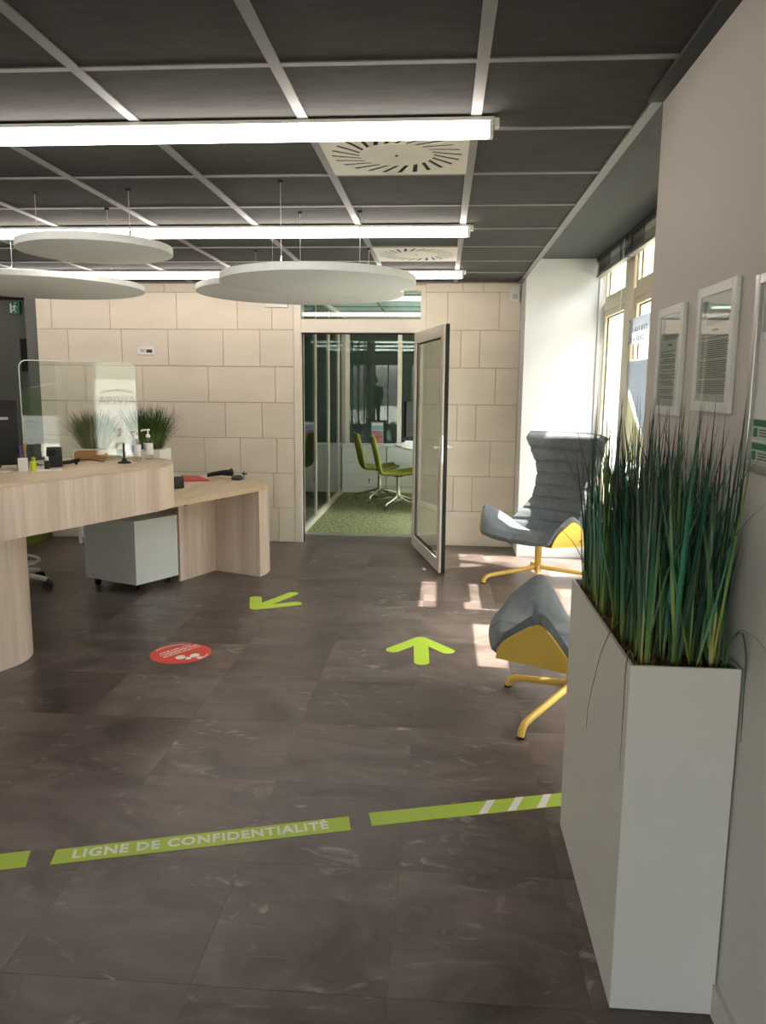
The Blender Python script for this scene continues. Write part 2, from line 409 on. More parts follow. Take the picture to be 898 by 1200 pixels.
def vent(y0, label):
    cx, cy = -.505+.3005, y0+.303; z = CEIL-.004
    t = thing('ceiling_vent', (cx, cy, z), label, 'vent', 'swirl air vents in the ceiling')
    MB().box((cx-.285, cy-.287, z+.006), (cx+.285, cy+.287, z+.012)).build('backing', M['black'], t)
    R, r0, h = .262, .150, .287
    b = MB(); n = 48; ring = []
    for k in range(n):
        a = 2*pi*k/n; c, s = cos(a), sin(a); e = h/max(abs(c), abs(s))
        ring.append(((cx+R*c, cy+R*s), (cx+e*c, cy+e*s)))
    for k in range(n):
        (a0, o0), (a1, o1) = ring[k], ring[(k+1) % n]
        b.prism([a0, o0, o1, a1], z, z+.003)
    b.build('face_plate', M['vent'], t)
    MB().lathe([(r0, 0), (r0, .003)], (cx, cy, z), 40).build('centre_disc', M['vent'], t)
    MB().lathe([(.006, 0), (.006, .003)], (cx, cy, z-.003), 8).build('screw', M['black'], t)
    K = 24; sw = .28; sw_w = .021
    for k in range(K):
        a = 2*pi*k/K; A0, A1 = math.asin(sw_w/2/r0), math.asin(sw_w/2/R); D = 2*pi/K
        p = lambda r, t_: (cx+r*cos(t_), cy+r*sin(t_))
        MB().prism([p(r0-.004, a+A0), p(R+.004, a+sw+A1), p(R+.004, a+sw+D-A1), p(r0-.004, a+D-A0)], z+.0004, z+.0026).build('fin', M['vent'], t)
vent(3.026, 'square swirl air vent just behind the nearest strip light')
vent(5.45, 'square swirl air vent between the middle and farthest strip lights')

def strip_light(y, x1, label):
    t = thing('strip_light', (-2.2, y, 2.345), label, 'light', 'linear strip lights under the ceiling')
    x0 = -4.6
    MB().cbox((x0, y-.025, 2.3985), (x1, y+.025, CEIL-.004), .003).build('housing', M['lampbody'], t)
    MB().cbox((x0, y-.024, 2.351), (x1-.018, y+.024, 2.398), .005).build('diffuser', M['diffuser'], t)
    MB().cbox((x1-.018, y-.025, 2.350), (x1-.004, y+.025, 2.3984), .002).build('end_cap', M['lampbody'], t)
    MB().cbox((x1, y-.018, 2.382), (x1+.016, y+.018, 2.412), .003).build('end_clip', M['white'], t)
strip_light(2.90, .160, 'white glowing strip light nearest the camera, longest in view')
strip_light(4.72, .142, 'white glowing strip light passing behind the upper hanging disc')
strip_light(6.50, .150, 'white glowing strip light farthest back, near the stone wall')

def disc(x, y, z, r, label, hang, group='round acoustic discs hung from the ceiling'):
    t = thing('acoustic_disc', (x, y, z), label, 'acoustic panel', group)
    MB().lathe([(r-.006, 0), (r, .003), (r, .037), (r-.006, .04)], (x, y, z), 96).build('panel', [M['felt']], t, smooth='auto')
    for a in hang:
        px, py = x+r*.72*cos(rad(a)), y+r*.72*sin(rad(a))
        c = MB().tube([(px, py, z+.04), (px, py, CEIL-.002)], .0016, 5).build('suspension_cable', M['wire'], t)
        MB().tube([(px, py, z+.04), (px, py, z+.085)], [.007, .004], 8).build('cable_gripper', M['chrome'], c)
        MB().lathe([(.012, 0), (.012, .012)], (px, py, CEIL-.016), 10).build('ceiling_clip', M['black'], c)
disc(-1.743, 3.946, 2.141, .373, 'smallest white acoustic disc, above the disc at far left', (100, 200, 330))
disc(-2.80, 5.40, 2.14, .70, 'wide white acoustic disc at far left, cut by the picture edge', (40, 160, 280))
disc(-.632, 4.02, 1.998, .489, 'large white acoustic disc hanging in front of the office door', (115, 60, 250))
disc(-.935, 5.22, 2.083, .673, 'white acoustic disc hanging behind the large disc near the door', (140, 30, 260))

# ------------------------------------------------------------------ walls
struct(MB().box((XR, YR-.1, 0), (1.55, YE, 2.7)).build('wall_right', M['white_wall']))
struct(MB().box((XL-.12, YR-.1, 0), (XL, 14.2, 2.7)).build('wall_left', M['white_wall']))
struct(MB().box((.678, YR, 0), (XR-.0005, YE-.02, .085)).build('baseboard_right', M['white_wall']))
bp = struct(MB().box((XR, YP, 0), (1.305, YB+.02, SOF)).build('wall_pier', M['pier']))
struct(MB().box((1.30, 6.905, 0), (1.62, 7.9, 2.7)).build('wall_reveal', M['pier']))
# stone wall: openings for the door (x -1.38..-.165) and the passage at the left
WT = .40
wb = MB()
wb.box((-3.85, YB, 0), (-1.385, YB+WT, 2.66)); wb.box((-.165, YB, 0), (1.55, YB+WT, 2.66)); wb.box((-1.385, YB, 2.40), (-.165, YB+WT, 2.66))
wback = struct(wb.build('wall_back', M['joint']))
ZR = [0, .333, .665, .998, 1.331, 1.665, 2.002, 2.338, CEIL]
LJ = {0: [-3.2, -2.6, -1.95, -1.547], 1: [-3.5, -2.85, -2.3, -1.596], 2: [-3.3, -2.75, -2.257, -1.909, -1.559], 3: [-3.6, -3.0, -2.55, -2.047, -1.693],
      4: [-3.4, -2.839, -2.203, -1.563], 5: [-3.547, -3.027, -2.578, -2.052, -1.705], 6: [-3.699, -3.127, -2.487, -1.913, -1.588], 7: [-3.3, -2.6, -1.9]}
RJ = {0: [], 1: [.118, .294], 2: [.453], 3: [.139, .313], 4: [.481], 5: [.157, .329], 6: [.031, .497], 7: [.165, .349]}
for r in range(8):
    for xa, xb, J in ((-3.85, -1.385, LJ), (-.165, .688, RJ)):
        xs = [xa]+J[r]+[xb]
        for a, c in zip(xs, xs[1:]):
            g = .0028
            MB().cbox((a+g, YB-.006-random.uniform(0, .0015), ZR[r]+g), (c-g, YB+.004, ZR[r+1]-g), .0018).build('stone_block', M['stone'], wback)
struct(MB().box((XL, 8.62, 0), (-3.85, 8.74, 2.66)).build('wall_passage', M['greywall']))
t = thing('strip_light', (-5.3, 8.0, 2.34), 'unseen short ceiling light added to brighten the dark passage at the left', 'light')  # lamp out of view, added to lift the dark passage wall
MB().cbox((-5.9, 7.97, 2.37), (-4.9, 8.03, 2.40), .003).build('housing', M['lampbody'], t); MB().cbox((-5.89, 7.975, 2.345), (-4.91, 8.025, 2.3695), .004).build('diffuser', M['diffuser'], t)
struct(MB().box((-3.97, YB+.02, 0), (-3.85, 8.62, 2.66)).build('wall_passage_side', M['greywall']))
struct(MB().box((XL, YB, 2.40), (-3.85, 8.7, 2.66)).build('ceiling_passage', M['slab']))
b = MB()
b.box((-4.72, 8.595, 1.62), (-4.52, 8.62, 1.98)); b.build('passage_recess', M['slab'], bpy.data.objects['wall_passage'])
# rear wall with tall windows (seen only in reflections), outer ones widened for fill light
rw = MB(); holes = [(-6.3, -3.75), (-3.40, -2.66), (-2.36, -1.40), (-1.1, .6)]
xs = [XL]+[v for h in holes for v in h]+[XR]
for a, c in zip(xs[::2], xs[1::2]): rw.box((a, YR-.15, 0), (c, YR, 2.66))
for a, c in holes: rw.box((a, YR-.15, 2.25), (c, YR, 2.66)); rw.box((a, YR-.15, 0), (c, YR, .12))
struct(rw.build('wall_rear', M['white_wall']))
for k, (a, c) in enumerate(holes):
    w = MB()
    for p, q in (((a, YR-.11, .12), (a+.05, YR-.05, 2.25)), ((c-.05, YR-.11, .12), (c, YR-.05, 2.25)), ((a+.05, YR-.11, .12), (c-.05, YR-.05, .18)), ((a+.05, YR-.11, 2.19), (c-.05, YR-.05, 2.25)), (((a+c)/2-.02, YR-.11, .18), ((a+c)/2+.02, YR-.05, 2.19))): w.box(p, q)
    f = struct(w.build('window_%d' % (k+5), M['cream']))
    MB().box((a+.05, YR-.085, .18), (c-.05, YR-.078, 2.19)).build('pane', M['glass'], f)

# ------------------------------------------------------------------ window bay on the right
XW = 1.36
win = struct(MB().box((XW, 3.2, 0), (XW+.22, 6.905, .10)).build('window_1', M['cream']))     # sill kerb
def sash(y0, y1, z0, z1, name, par):
    b = MB(); w = .045
    b.box((XW-.012, y0, z0), (XW+.05, y0+w, z1)); b.box((XW-.012, y1-w, z0), (XW+.05, y1, z1))
    b.box((XW-.012, y0+w, z0), (XW+.05, y1-w, z0+w)); b.box((XW-.012, y0+w, z1-w), (XW+.05, y1-w, z1))
    s = b.build(name, M['cream'], par, bevel=.004)
    g = MB()
    for p, q in (((XW+.012, y0+w, z0+w), (XW+.018, y0+w+.008, z1-w)), ((XW+.012, y1-w-.008, z0+w), (XW+.018, y1-w, z1-w)), ((XW+.012, y0+w, z0+w), (XW+.018, y1-w, z0+w+.008)), ((XW+.012, y0+w, z1-w-.008), (XW+.018, y1-w, z1-w))): g.box(p, q)
    g.build('gasket', M['rubber'], s)
    MB().box((XW+.02, y0+w, z0+w), (XW+.026, y1-w, z1-w)).build('pane', M['glass'], s)
for y0, y1 in ((6.10, 6.895), (5.02, 5.82), (3.92, 4.80), (3.12, 3.62)):
    sash(y0, y1, .10, 2.125, 'lower_sash', win); sash(y0, y1, 2.20, SOF, 'upper_sash', win)
for y0, y1 in ((5.83, 6.09), (4.81, 5.01), (3.63, 3.91), (3.10, 3.11)):
    MB().box((XW-.03, y0, .10), (XW+.16, y1, SOF)).build('mullion', M['cream'], win, bevel=.005)
for y0, y1 in ((6.09, 6.905), (5.01, 5.83), (3.91, 4.81), (3.11, 3.63)):
    MB().box((XW-.018, y0, 2.126), (XW+.12, y1, 2.199)).build('transom_bar', M['cream'], win, bevel=.004)
struct(MB().box((1.30, YE-.0, 0), (1.56, 3.10, SOF)).build('wall_bay_end', M['pier']))

def blind(y0, y1, label, zb=2.402):
    x = 1.285
    t = thing('venetian_blind', (x, (y0+y1)/2, 2.40), label, 'blind', 'raised venetian blinds in the window bay')
    MB().cbox((x-.025, y0, SOF-.035), (x+.025, y1, SOF-.002), .003).build('headrail', M['blind'], t)
    s0 = None
    k = 0
    while zb < 2.3 and zb+.03+k*.04 < 2.43:
        z = zb+.03+k*.04; k += 1
        MB().add([(x-.012, y0+.01, z+.044), (x-.011, y0+.01, z+.044), (x+.012, y0+.01, z), (x+.011, y0+.01, z), (x-.012, y1-.01, z+.044), (x-.011, y1-.01, z+.044), (x+.012, y1-.01, z), (x+.011, y1-.01, z)],
                 [(0,1,2,3),(4,7,6,5),(0,4,5,1),(1,5,6,2),(2,6,7,3),(3,7,4,0)]).build('slat', M['blind'], t)
    for k in range(7):
        z = 2.43+k*.014
        b = MB(); b.add([(x-.025, y0+.01, z), (x, y0+.01, z+.004), (x+.025, y0+.01, z), (x-.025, y1-.01, z), (x, y1-.01, z+.004), (x+.025, y1-.01, z),
                         (x-.025, y0+.01, z+.0012), (x, y0+.01, z+.0052), (x+.025, y0+.01, z+.0012), (x-.025, y1-.01, z+.0012), (x, y1-.01, z+.0052), (x+.025, y1-.01, z+.0012)],
                        [(0,1,4,3),(1,2,5,4),(6,9,10,7),(7,10,11,8),(0,3,9,6),(2,8,11,5),(0,6,7,1),(1,7,8,2),(3,4,10,9),(4,5,11,10)])
        b.build('slat', M['blindlight'] if k > 3 else M['blind'], t)
    MB().cbox((x-.025, y0+.005, zb), (x+.025, y1-.005, zb+.02), .003).build('bottom_rail', M['blindlight'], t)
    for f in (.15, .5, .85):
        y = y0+(y1-y0)*f
        MB().box((x-.0275, y-.012, zb), (x-.0258, y+.012, SOF-.03)).build('ladder_tape', M['blind'], t)
    MB().tube([(x-.03, y0+.05, SOF-.03), (x-.03, y0+.055, 1.9), (x-.028, y0+.12, 1.25)], .0025, 5).build('pull_cord', M['white'], t)
blind(5.80, 6.88, 'raised dark venetian blind nearest the white pier')
blind(4.84, 5.77, 'raised dark venetian blind beside the end of the right wall')
blind(3.12, 4.80, 'unseen lowered blind added behind the right wall end to block the sun', 1.78)  # out of view, added to keep a sun stripe off the floor

# posters and sign fixed to the window
def win_panel(name, y0, y1, z0, z1, material, label, cat, x=XW-.034):
    o = MB().box((x, y0, z0), (x+.002, y1, z1)).build(name, material); ORG[o] = o.location.copy(); return tag(o, label, cat)
sg = win_panel('window_sign', 5.25, 5.86, 1.80, 1.98, M['tr_grey'], 'pale grey sign with two rows of faint capitals stuck across the window', 'sign')
rt_ = random.Random(4)
for z, y_ in ((1.90, 5.76), (1.835, 5.84)):            # two rows of capitals seen from behind, too faint to read
    b = MB()
    for k in range(7):
        y0 = y_-k*.062
        for j in range(rt_.choice((2, 3))):
            yy = y0-rt_.uniform(0, .034); zz = z+rt_.uniform(-.012, .012)
            if rt_.random() < .6: b.box((XW-.0350, yy-.006, z-.017), (XW-.0342, yy, z+.017))
            else: b.box((XW-.0350, y0-.034, zz-.0035), (XW-.0342, y0, zz+.0035))
    b.build('print_row', M['ink'], sg)
for y in (5.855,):
    for z in (1.815, 1.965): MB().box((XW-.037, y-.012, z-.008), (XW-.0345, y-.004, z+.008)).build('fixing', M['inkdark'], sg)
pp = win_panel('window_poster', 5.10, 5.855, .75, 1.69, M['tr_white'], 'blue and pale yellow poster on the window below the grey sign', 'poster')
def wave(y0, y1, zt, zl, zr, n=14):
    pts = [(y0, zt), (y1, zt)]
    for i in range(n+1):
        f = i/n; pts.append((y1+(y0-y1)*f, zl+(zr-zl)*sst(f)))
    return pts
def yz_prism(poly, x0, x1):
    b = MB().prism([(p, q) for p, q in poly], 0, 1)
    b.v = [Vector((x0+(x1-x0)*v.z, v.x, v.y)) for v in b.v]; return b
yz_prism(wave(5.11, 5.85, 1.685, 1.50, 1.12), XW-.0355, XW-.0345).build('blue_wave', M['tr_blue'], pp)
yz_prism([(5.11, .98), (5.85, .98), (5.85, 1.49), (5.48, 1.25), (5.11, 1.11)], XW-.0355, XW-.0345).build('yellow_field', M['tr_yellow'], pp)

# two posters on the hidden casements: they face the street and show in the plexiglass screen
p1 = win_panel('window_poster', 3.13, 3.585, .90, 1.76, M['tr_white'], 'green window poster with navy wave, mirrored in the counter screen', 'poster')
yz_prism(wave(3.14, 3.575, 1.75, 1.50, 1.42), XW-.0355, XW-.0345).build('navy_wave', M['tr_navy'], p1)
yz_prism([(3.14, 1.15), (3.575, 1.15), (3.575, 1.49), (3.36, 1.45), (3.14, 1.41)], XW-.0355, XW-.0345).build('green_field', M['tr_green'], p1)
def arc(yc, z, r, w, x0, x1, a0=20, a1=160):
    b = MB(); n = 16
    for i in range(n):
        q = []
        for k in (i, i+1):
            a = rad(a0+(a1-a0)*k/n); th = w*(sin(pi*k/n)*.8+.2)
            q.append(((yc+r*cos(a), z+.45*r*sin(a)), (yc+(r-th)*cos(a), z+.45*(r-th)*sin(a))))
        b.add([(x, *p) for x in (x0, x1) for p in (q[0][0], q[0][1], q[1][1], q[1][0])], [(0,1,2,3),(4,5,6,7),(0,4,5,1),(1,5,6,2),(2,6,7,3),(3,7,4,0)])
    return b
arc(3.30, 1.05, .10, .02, XW-.0355, XW-.0345).build('logo_arc', M['tr_ink'], p1)
b, w = textmesh('APIVIA', .04); xf(b, frame_mtx((XW-.035, 3.30-w/2, 1.02), (0, 1, 0), (0, 0, 1))); b.build('lettering', M['tr_ink'], p1)
p2 = win_panel('window_poster', 3.945, 4.46, .72, 1.54, M['tr_white2'], 'white window poster reading APIVIA under a yellow arc', 'poster')
arc(4.20, 1.35, .19, .035, XW-.0355, XW-.0345).build('logo_arc', M['tr_yellow2'], p2)
b, w = textmesh('APIVIA', .125, bold=.02); k = .40/w; xf(b, frame_mtx((XW-.035, 4.00, 1.275), (0, k, 0), (0, 0, 1))); b.build('lettering', M['tr_ink'], p2)

# ------------------------------------------------------------------ street outside
struct(MB().box((1.6, -30, -.25), (40, 60, -.12)).build('ground_outside', M['pavement']))
struct(MB().box((-60, -40, -.25), (1.6, -4.7, -.12)).build('ground_rear', M['pavement']))
hb = thing('building', (22, 10, -.12), 'pale rendered building across the street', 'building')
MB().box((20, -30, -.12), (26, 60, 9)).build('facade', M['facade'], hb)
for k in range(12):
    y = -24+k*7
    for z in (1.0, 4.4): MB().box((19.95, y, z), (20.02, y+1.4, z+2.0)).build('window', M['cabgrey'], hb)
rl = thing('street_railing', (6.5, 12, -.12), 'low grey street railing seen through the far casement', 'railing')
for k in range(16): MB().tube([(6.5, 5+k*1.1, -.12), (6.5, 5+k*1.1, .95)], .025, 6).build('post', M['alu'], rl)
MB().box((6.47, 4.5, .95), (6.53, 22, 1.0)).build('rail', M['alu'], rl)

# ------------------------------------------------------------------ office door, frame and transom
d1 = struct(MB().box((-1.385, YB-.012, 0), (-1.318, YB+.07, 2.40)).box((-.212, YB-.012, 0), (-.165, YB+.07, 2.40)).box((-1.318, YB-.012, 1.978), (-.212, YB+.07, 2.098))
            .box((-1.318, YB-.012, 2.345), (-.212, YB+.07, 2.40)).build('door_1', M['frame'], bevel=.003))
MB().box((-1.318, YB+.05, 1.966), (-.212, YB+.068, 1.978)).box((-1.318, YB+.05, 0), (-1.307, YB+.068, 1.978)).build('seal', M['rubber'], d1)
for k in (.22, 1.0, 1.8): MB().lathe([(.011, 0), (.011, .1)], (-.214, YB-.022, k), 10).build('hinge', M['alu'], d1)
# leaf: from the hinge at the right jamb, swung into the hall
H0, H1 = Vector((-.243, 7.285, 0)), Vector((.022, 6.157, 0))
ld = (H1-H0); LW = ld.length; ld.normalize(); lnn = Vector((-ld.y, ld.x, 0))
def leaf(a, c, z0, z1, t0, t1):
    p = [H0+ld*a+lnn*t0, H0+ld*c+lnn*t0, H0+ld*c+lnn*t1, H0+ld*a+lnn*t1]
    return MB().prism([(q.x, q.y) for q in p], z0, z1)
T = .024
for nm, a, c, z0, z1 in (('stile', 0, .085, .012, 1.972), ('stile', LW-.095, LW, .012, 1.972), ('rail', .085, LW-.095, .012, .115), ('rail', .085, LW-.095, 1.875, 1.972)):
    leaf(a, c, z0, z1, -T, T).build(nm, M['frame'], d1, bevel=.004)
leaf(.085, LW-.095, .115, 1.875, -.004, .004).build('pane', M['doorglass'], d1)
g = MB()
for s_ in (-1, 1):
    for a, c, z0, z1 in ((.085, .093, .115, 1.875), (LW-.103, LW-.095, .115, 1.875), (.085, LW-.095, .115, .123), (.085, LW-.095, 1.867, 1.875)):
        q = leaf(a, c, z0, z1, s_*.004, s_*.012); g.add(q.v, q.f)
g.build('glazing_seal', M['rubber'], d1)
leaf(LW, LW+.006, .012, 1.972, -.006, .024).build('edge_seal', M['rubber'], d1)
leaf(LW+.0005, LW+.003, .90, 1.12, -.018, -.008).build('lock_plate', M['chrome'], d1)
for s_ in (-1, 1):
    p0 = H0+ld*(LW-.05)+lnn*s_*T; p0.z = 1.02; q0 = p0+lnn*s_*.045; q1 = q0-ld*.115
    MB().tube([p0, q0, q0-ld*.015, q1], [.010, .010, .0105, .0095], 10).build('handle', M['white'], d1, smooth='auto')
    leaf(LW-.066, LW-.034, .93, 1.10, s_*T, s_*(T+.007)).build('handle_plate', M['white'], d1)
w2 = struct(MB().box((-1.318, YB+.03, 2.098), (-.212, YB+.036, 2.345)).build('window_2', M['greenglass']))
struct(MB().box((-1.40, YB+.40, 0), (-.15, 7.80, .003)).build('door_2', M['alu']))

# ------------------------------------------------------------------ office beyond the door
OX, OB = -1.40, 11.36
struct(MB().box((-1.46, 7.74, 2.46), (1.5, 11.5, 2.66)).build('ceiling_office', M['bluewhite']))
oc = bpy.data.objects['ceiling_office']
for k in range(4):
    x = -1.4+k*.62
    MB().box((x-.012, 7.75, 2.452), (x+.012, 11.4, 2.46)).build('grid_bar', M['tee'], oc)
for k in range(6):
    MB().box((-1.4, 8.0+k*.62, 2.453), (1.4, 8.02+k*.62, 2.46)).build('grid_bar', M['tee'], oc)
t = thing('strip_light', (.75, 9.2, 2.40), 'unseen strip light added on the office ceiling to brighten the office', 'light', None)  # added lamp, kept out of sight, to raise the office light
MB().cbox((.2, 9.17, 2.425), (1.3, 9.23, 2.452), .003).build('housing', M['lampbody'], t); MB().cbox((.21, 9.175, 2.40), (1.29, 9.225, 2.4245), .004).build('diffuser', M['diffuser'], t)
# left glass partition: rails, mullions, panes
pa = thing('glass_partition', (OX, 9.5, 0), 'green tinted glass partition along the left of the office', 'partition')
MB().box((OX-.03, 7.76, .002), (OX+.03, OB, .05)).build('bottom_rail', M['frame'], pa)
MB().box((OX-.03, 7.76, 2.41), (OX+.03, OB, 2.46)).build('top_rail', M['frame'], pa)
ys = [7.78, 8.62, 9.62, 10.55, OB]
for y in ys[1:-1]: MB().box((OX-.018, y-.014, .05), (OX+.018, y+.014, 2.41)).build('mullion', M['frame'], pa)
MB().box((OX-.03, 7.735, .002), (OX+.03, 7.78, 2.46)).build('mullion', M['frame'], pa)
for a, c in zip(ys, ys[1:]): MB().box((OX-.005, a+.014, .05), (OX+.005, c-.014, 2.41)).build('pane', M['greenglass'], pa)
pb = thing('glass_partition', (-.2, OB, 0), 'green tinted glass partition across the back of the office', 'partition')
MB().box((OX, OB-.03, .002), (1.4, OB+.03, .05)).build('bottom_rail', M['frame'], pb)
MB().box((OX, OB-.03, 2.41), (1.4, OB+.03, 2.46)).build('top_rail', M['frame'], pb)
xs = [OX+.03, -.615, .2, 1.0, 1.4]
for x in xs[:-1]: MB().box((x-.03, OB-.03, .05), (x+.03, OB+.03, 2.41)).build('mullion', M['frame'], pb)
for a, c in zip(xs, xs[1:]): MB().box((a+.03, OB-.005, .05), (c-.03, OB+.005, 2.41)).build('pane', M['greenglass'], pb)
struct(MB().box((1.40, 7.73, 0), (1.55, 8.0, 2.66)).box((1.40, 10.6, 0), (1.55, 14.2, 2.66)).box((1.40, 8.0, 2.3), (1.55, 10.6, 2.66)).box((1.40, 8.0, 0), (1.55, 10.6, .4)).build('wall_office_right', M['pier']))
w3 = struct(MB().box((1.43, 8.0, .4), (1.50, 8.06, 2.3)).box((1.43, 10.54, .4), (1.50, 10.6, 2.3)).box((1.43, 9.27, .4), (1.50, 9.33, 2.3)).box((1.43, 8.06, .4), (1.50, 10.54, .46)).box((1.43, 8.06, 2.24), (1.50, 10.54, 2.3)).build('window_3', M['cream']))  # unseen window added to let daylight into the office
MB().box((1.46, 8.06, .46), (1.466, 10.54, 2.24)).build('pane', M['glass'], w3)
struct(MB().box((XL, 14.1, 0), (1.55, 14.2, 2.66)).build('wall_far', M['darkroom']))
struct(MB().box((-3.0, 7.74, 0), (-2.9, 14.1, 2.66)).build('wall_corridor', M['darkroom']))
struct(MB().box((XL, 8.7, 2.46), (-1.46, 14.2, 2.66)).box((-3.9, 7.74, 2.46), (-1.46, 8.7, 2.66)).box((-1.46, 11.5, 2.46), (1.5, 14.2, 2.66)).build('ceiling_corridor', M['darkroom']))

for nm, q in (('added ceiling light brightening the corridor behind the side glass', (-2.15, 9.5)), ('added ceiling light brightening the dim room behind the office glass', (-.4, 12.8))):  # lamps added to light the enclosed spaces behind the glass
    t = thing('strip_light', (q[0], q[1], 2.40), nm, 'light')
    MB().cbox((q[0]-.45, q[1]-.03, 2.43), (q[0]+.45, q[1]+.03, 2.459), .003).build('housing', M['lampbody'], t); MB().cbox((q[0]-.44, q[1]-.026, 2.405), (q[0]+.44, q[1]+.026, 2.4295), .004).build('diffuser', M['added_diffuser'], t)
def drawer_cabinet(x0, x1, label):
    y0, y1, h = 10.90, 11.30, .675
    t = thing('drawer_cabinet', ((x0+x1)/2, 11.1, 0), label, 'cabinet', 'white drawer cabinets along the office back')
    MB().box((x0+.004, y0+.02, .005), (x1-.004, y1, h-.025)).build('body', M['cab'], t)
    MB().box((x0, y0-.005, h-.025), (x1, y1, h)).build('top', M['cab'], t, bevel=.003)
    MB().box((x0+.01, y0+.006, .005), (x1-.01, y0+.02, .088)).build('plinth', M['cab'], t)
    for z0, z1 in ((.092, .253), (.257, .433), (.437, .646)):
        d = MB().cbox((x0+.006, y0, z0), (x1-.006, y0+.019, z1), .002).build('drawer', M['cab'], t)
        xk = x0+(x1-x0)*.62
        if z1 < .5: MB().tube([(xk, y0, (z0+z1)/2+.02), (xk, y0-.016, (z0+z1)/2+.02)], .011, 10).tube([(xk, y0-.016, (z0+z1)/2+.02), (xk, y0-.02, (z0+z1)/2-.025)], .006, 6).build('key', M['inkdark'], d)
drawer_cabinet(-1.395, -.765, 'white three drawer cabinet in the office corner by the glass partition')
drawer_cabinet(-.765, -.13, 'white drawer cabinet behind the green office chairs')
drawer_cabinet(-.13, .50, 'white drawer cabinet hidden behind the open door')

def leaflet(x, y, z):
    t = thing('leaflet_stand', (x, y, z), 'blue and red leaflet standing on the office cabinet', 'leaflet')
    MB().box((x-.085, y, z), (x+.085, y+.006, z+.315)).build('back_board', M['inkgrey'], t)
    MB().box((x-.078, y-.003, z+.008), (x+.078, y, z+.30)).build('sheet', M['paper'], t)
    MB().box((x-.078, y-.0045, z+.20), (x+.078, y-.003, z+.27)).build('blue_band', M['bluelabel'], t)
    MB().box((x-.078, y-.0045, z+.02), (x+.078, y-.003, z+.195)).build('picture', mat('leaflet_picture', 'a98f92', .5, col2='b5423f', scale=14), t)
leaflet(-.905, 11.02, .675)

def task_chair(label, rz, loc):
    t = thing('office_chair', loc, label, 'chair', 'green shell chairs at the office desk', rz=rz)
    # local: chair faces +x
    def shell(u, v):
        w = .21+.02*sin(pi*v)
        if v < .5:
            k = v/.5; x = .26-.42*k; z = .455-.03*sin(pi*k*.8); z += .02*(1-k)*0
        else:
            k = (v-.5)/.5
            a = min(1, k/.35); x = -.16-.075*sin(a*pi/2)-.075*max(0, k-.25)/.75; z = .437+.055*(1-cos(a*pi/2))+.40*max(0, k-.1)/.9
        w = w*(1-.25*sst(v, .8, 1))
        y = u*w
        z += .025*u*u*(1-sst(v, .4, .7)); x += .03*u*u*sst(v, .5, .7)
        return (x, y, z)
    o = grid(shell, 8, 22).build('shell', M['greenseat'], t, smooth=True, local=True)
    sm = o.modifiers.new('thickness', 'SOLIDIFY'); sm.thickness = .045; sm.offset = 0
    ss = o.modifiers.new('round', 'SUBSURF'); ss.levels = ss.render_levels = 1
    MB().tube([(0.03, 0, .13), (.03, 0, .41)], .024, 12).build('column', M['chrome'], t, smooth='auto', local=True)
    MB().lathe([(.06, 0), (.05, .025)], (.03, 0, .395), 14).build('seat_plate', M['black'], t, local=True)
    MB().lathe([(.036, 0), (.036, .06), (.028, .08)], (.03, 0, .105), 14).build('hub', M['chrome'], t, local=True)
    for k in range(5):
        a = rad(20+72*k); c, s_ = cos(a), sin(a)
        l = MB().tube([(.03+.03*c, .03*s_, .15), (.03+.15*c, .15*s_, .115), (.03+.29*c, .29*s_, .085), (.03+.305*c, .305*s_, .06)], [.017, .014, .012, .010], 8).build('leg', M['chrome'], t, smooth='auto', local=True)
        cx, cy = .03+.305*c, .305*s_
        MB().tube([(cx-.022*s_, cy+.022*c, .03), (cx-.006*s_, cy+.006*c, .03)], .029, 14).tube([(cx+.006*s_, cy-.006*c, .03), (cx+.022*s_, cy-.022*c, .03)], .029, 14).build('caster', M['chrome'], l, local=True)
    return t
task_chair('green shell office chair nearest the open door', rad(8), (-.55, 9.55, .002))
task_chair('green shell office chair behind the other, by the drawers', rad(14), (-.83, 10.18, .002))

dk = thing('office_desk', (.3, 10.0, 0), 'white office desk beyond the green chairs', 'desk')
pts = [(-.62, 10.45), (-.60, 10.2), (-.45, 9.7), (-.25, 9.2), (.1, 9.0), (1.2, 9.0), (1.2, 10.62), (-.5, 10.62)]
MB().prism(pts, .715, .74).build('top', M['white'], dk, bevel=.003)
for x, y in ((.0, 9.15), (1.1, 9.15), (-.3, 10.5), (1.1, 10.5)): MB().tube([(x, y, .002), (x, y, .715)], .025, 10).build('leg', M['white'], dk)
MB().box((-.2, 10.55, .45), (1.1, 10.57, .70)).build('modesty_panel', M['white'], dk)
mo = thing('monitor', (-.30, 10.25, .74), 'dark computer monitor on the office desk, half behind the door', 'monitor')
MB().obox((-.47, 10.10), (-.23, 10.52), .035, .85, 1.30).build('screen', M['monitor'], mo, bevel=.004)
MB().obox((-.37, 10.28), (-.33, 10.35), .05, .75, .9).build('stem', M['monitor'], mo)
MB().lathe([(.10, 0), (.10, .008)], (-.36, 10.31, .7405), 18).build('base', M['monitor'], mo)
ph = thing('desk_phone', (-.42, 9.85, .74), 'white desk phone with grey keys on the office desk', 'phone')
MB().add([(-.50, 9.75, .741), (-.32, 9.75, .741), (-.32, 9.95, .741), (-.50, 9.95, .741), (-.50, 9.75, .76), (-.32, 9.75, .76), (-.32, 9.95, .81), (-.50, 9.95, .81)],
         [(0,3,2,1),(4,5,6,7),(0,1,5,4),(1,2,6,5),(2,3,7,6),(3,0,4,7)]).build('body', M['white'], ph)
MB().cbox((-.495, 9.76, .805), (-.455, 9.94, .835), .006).build('handset', M['grille'], ph)

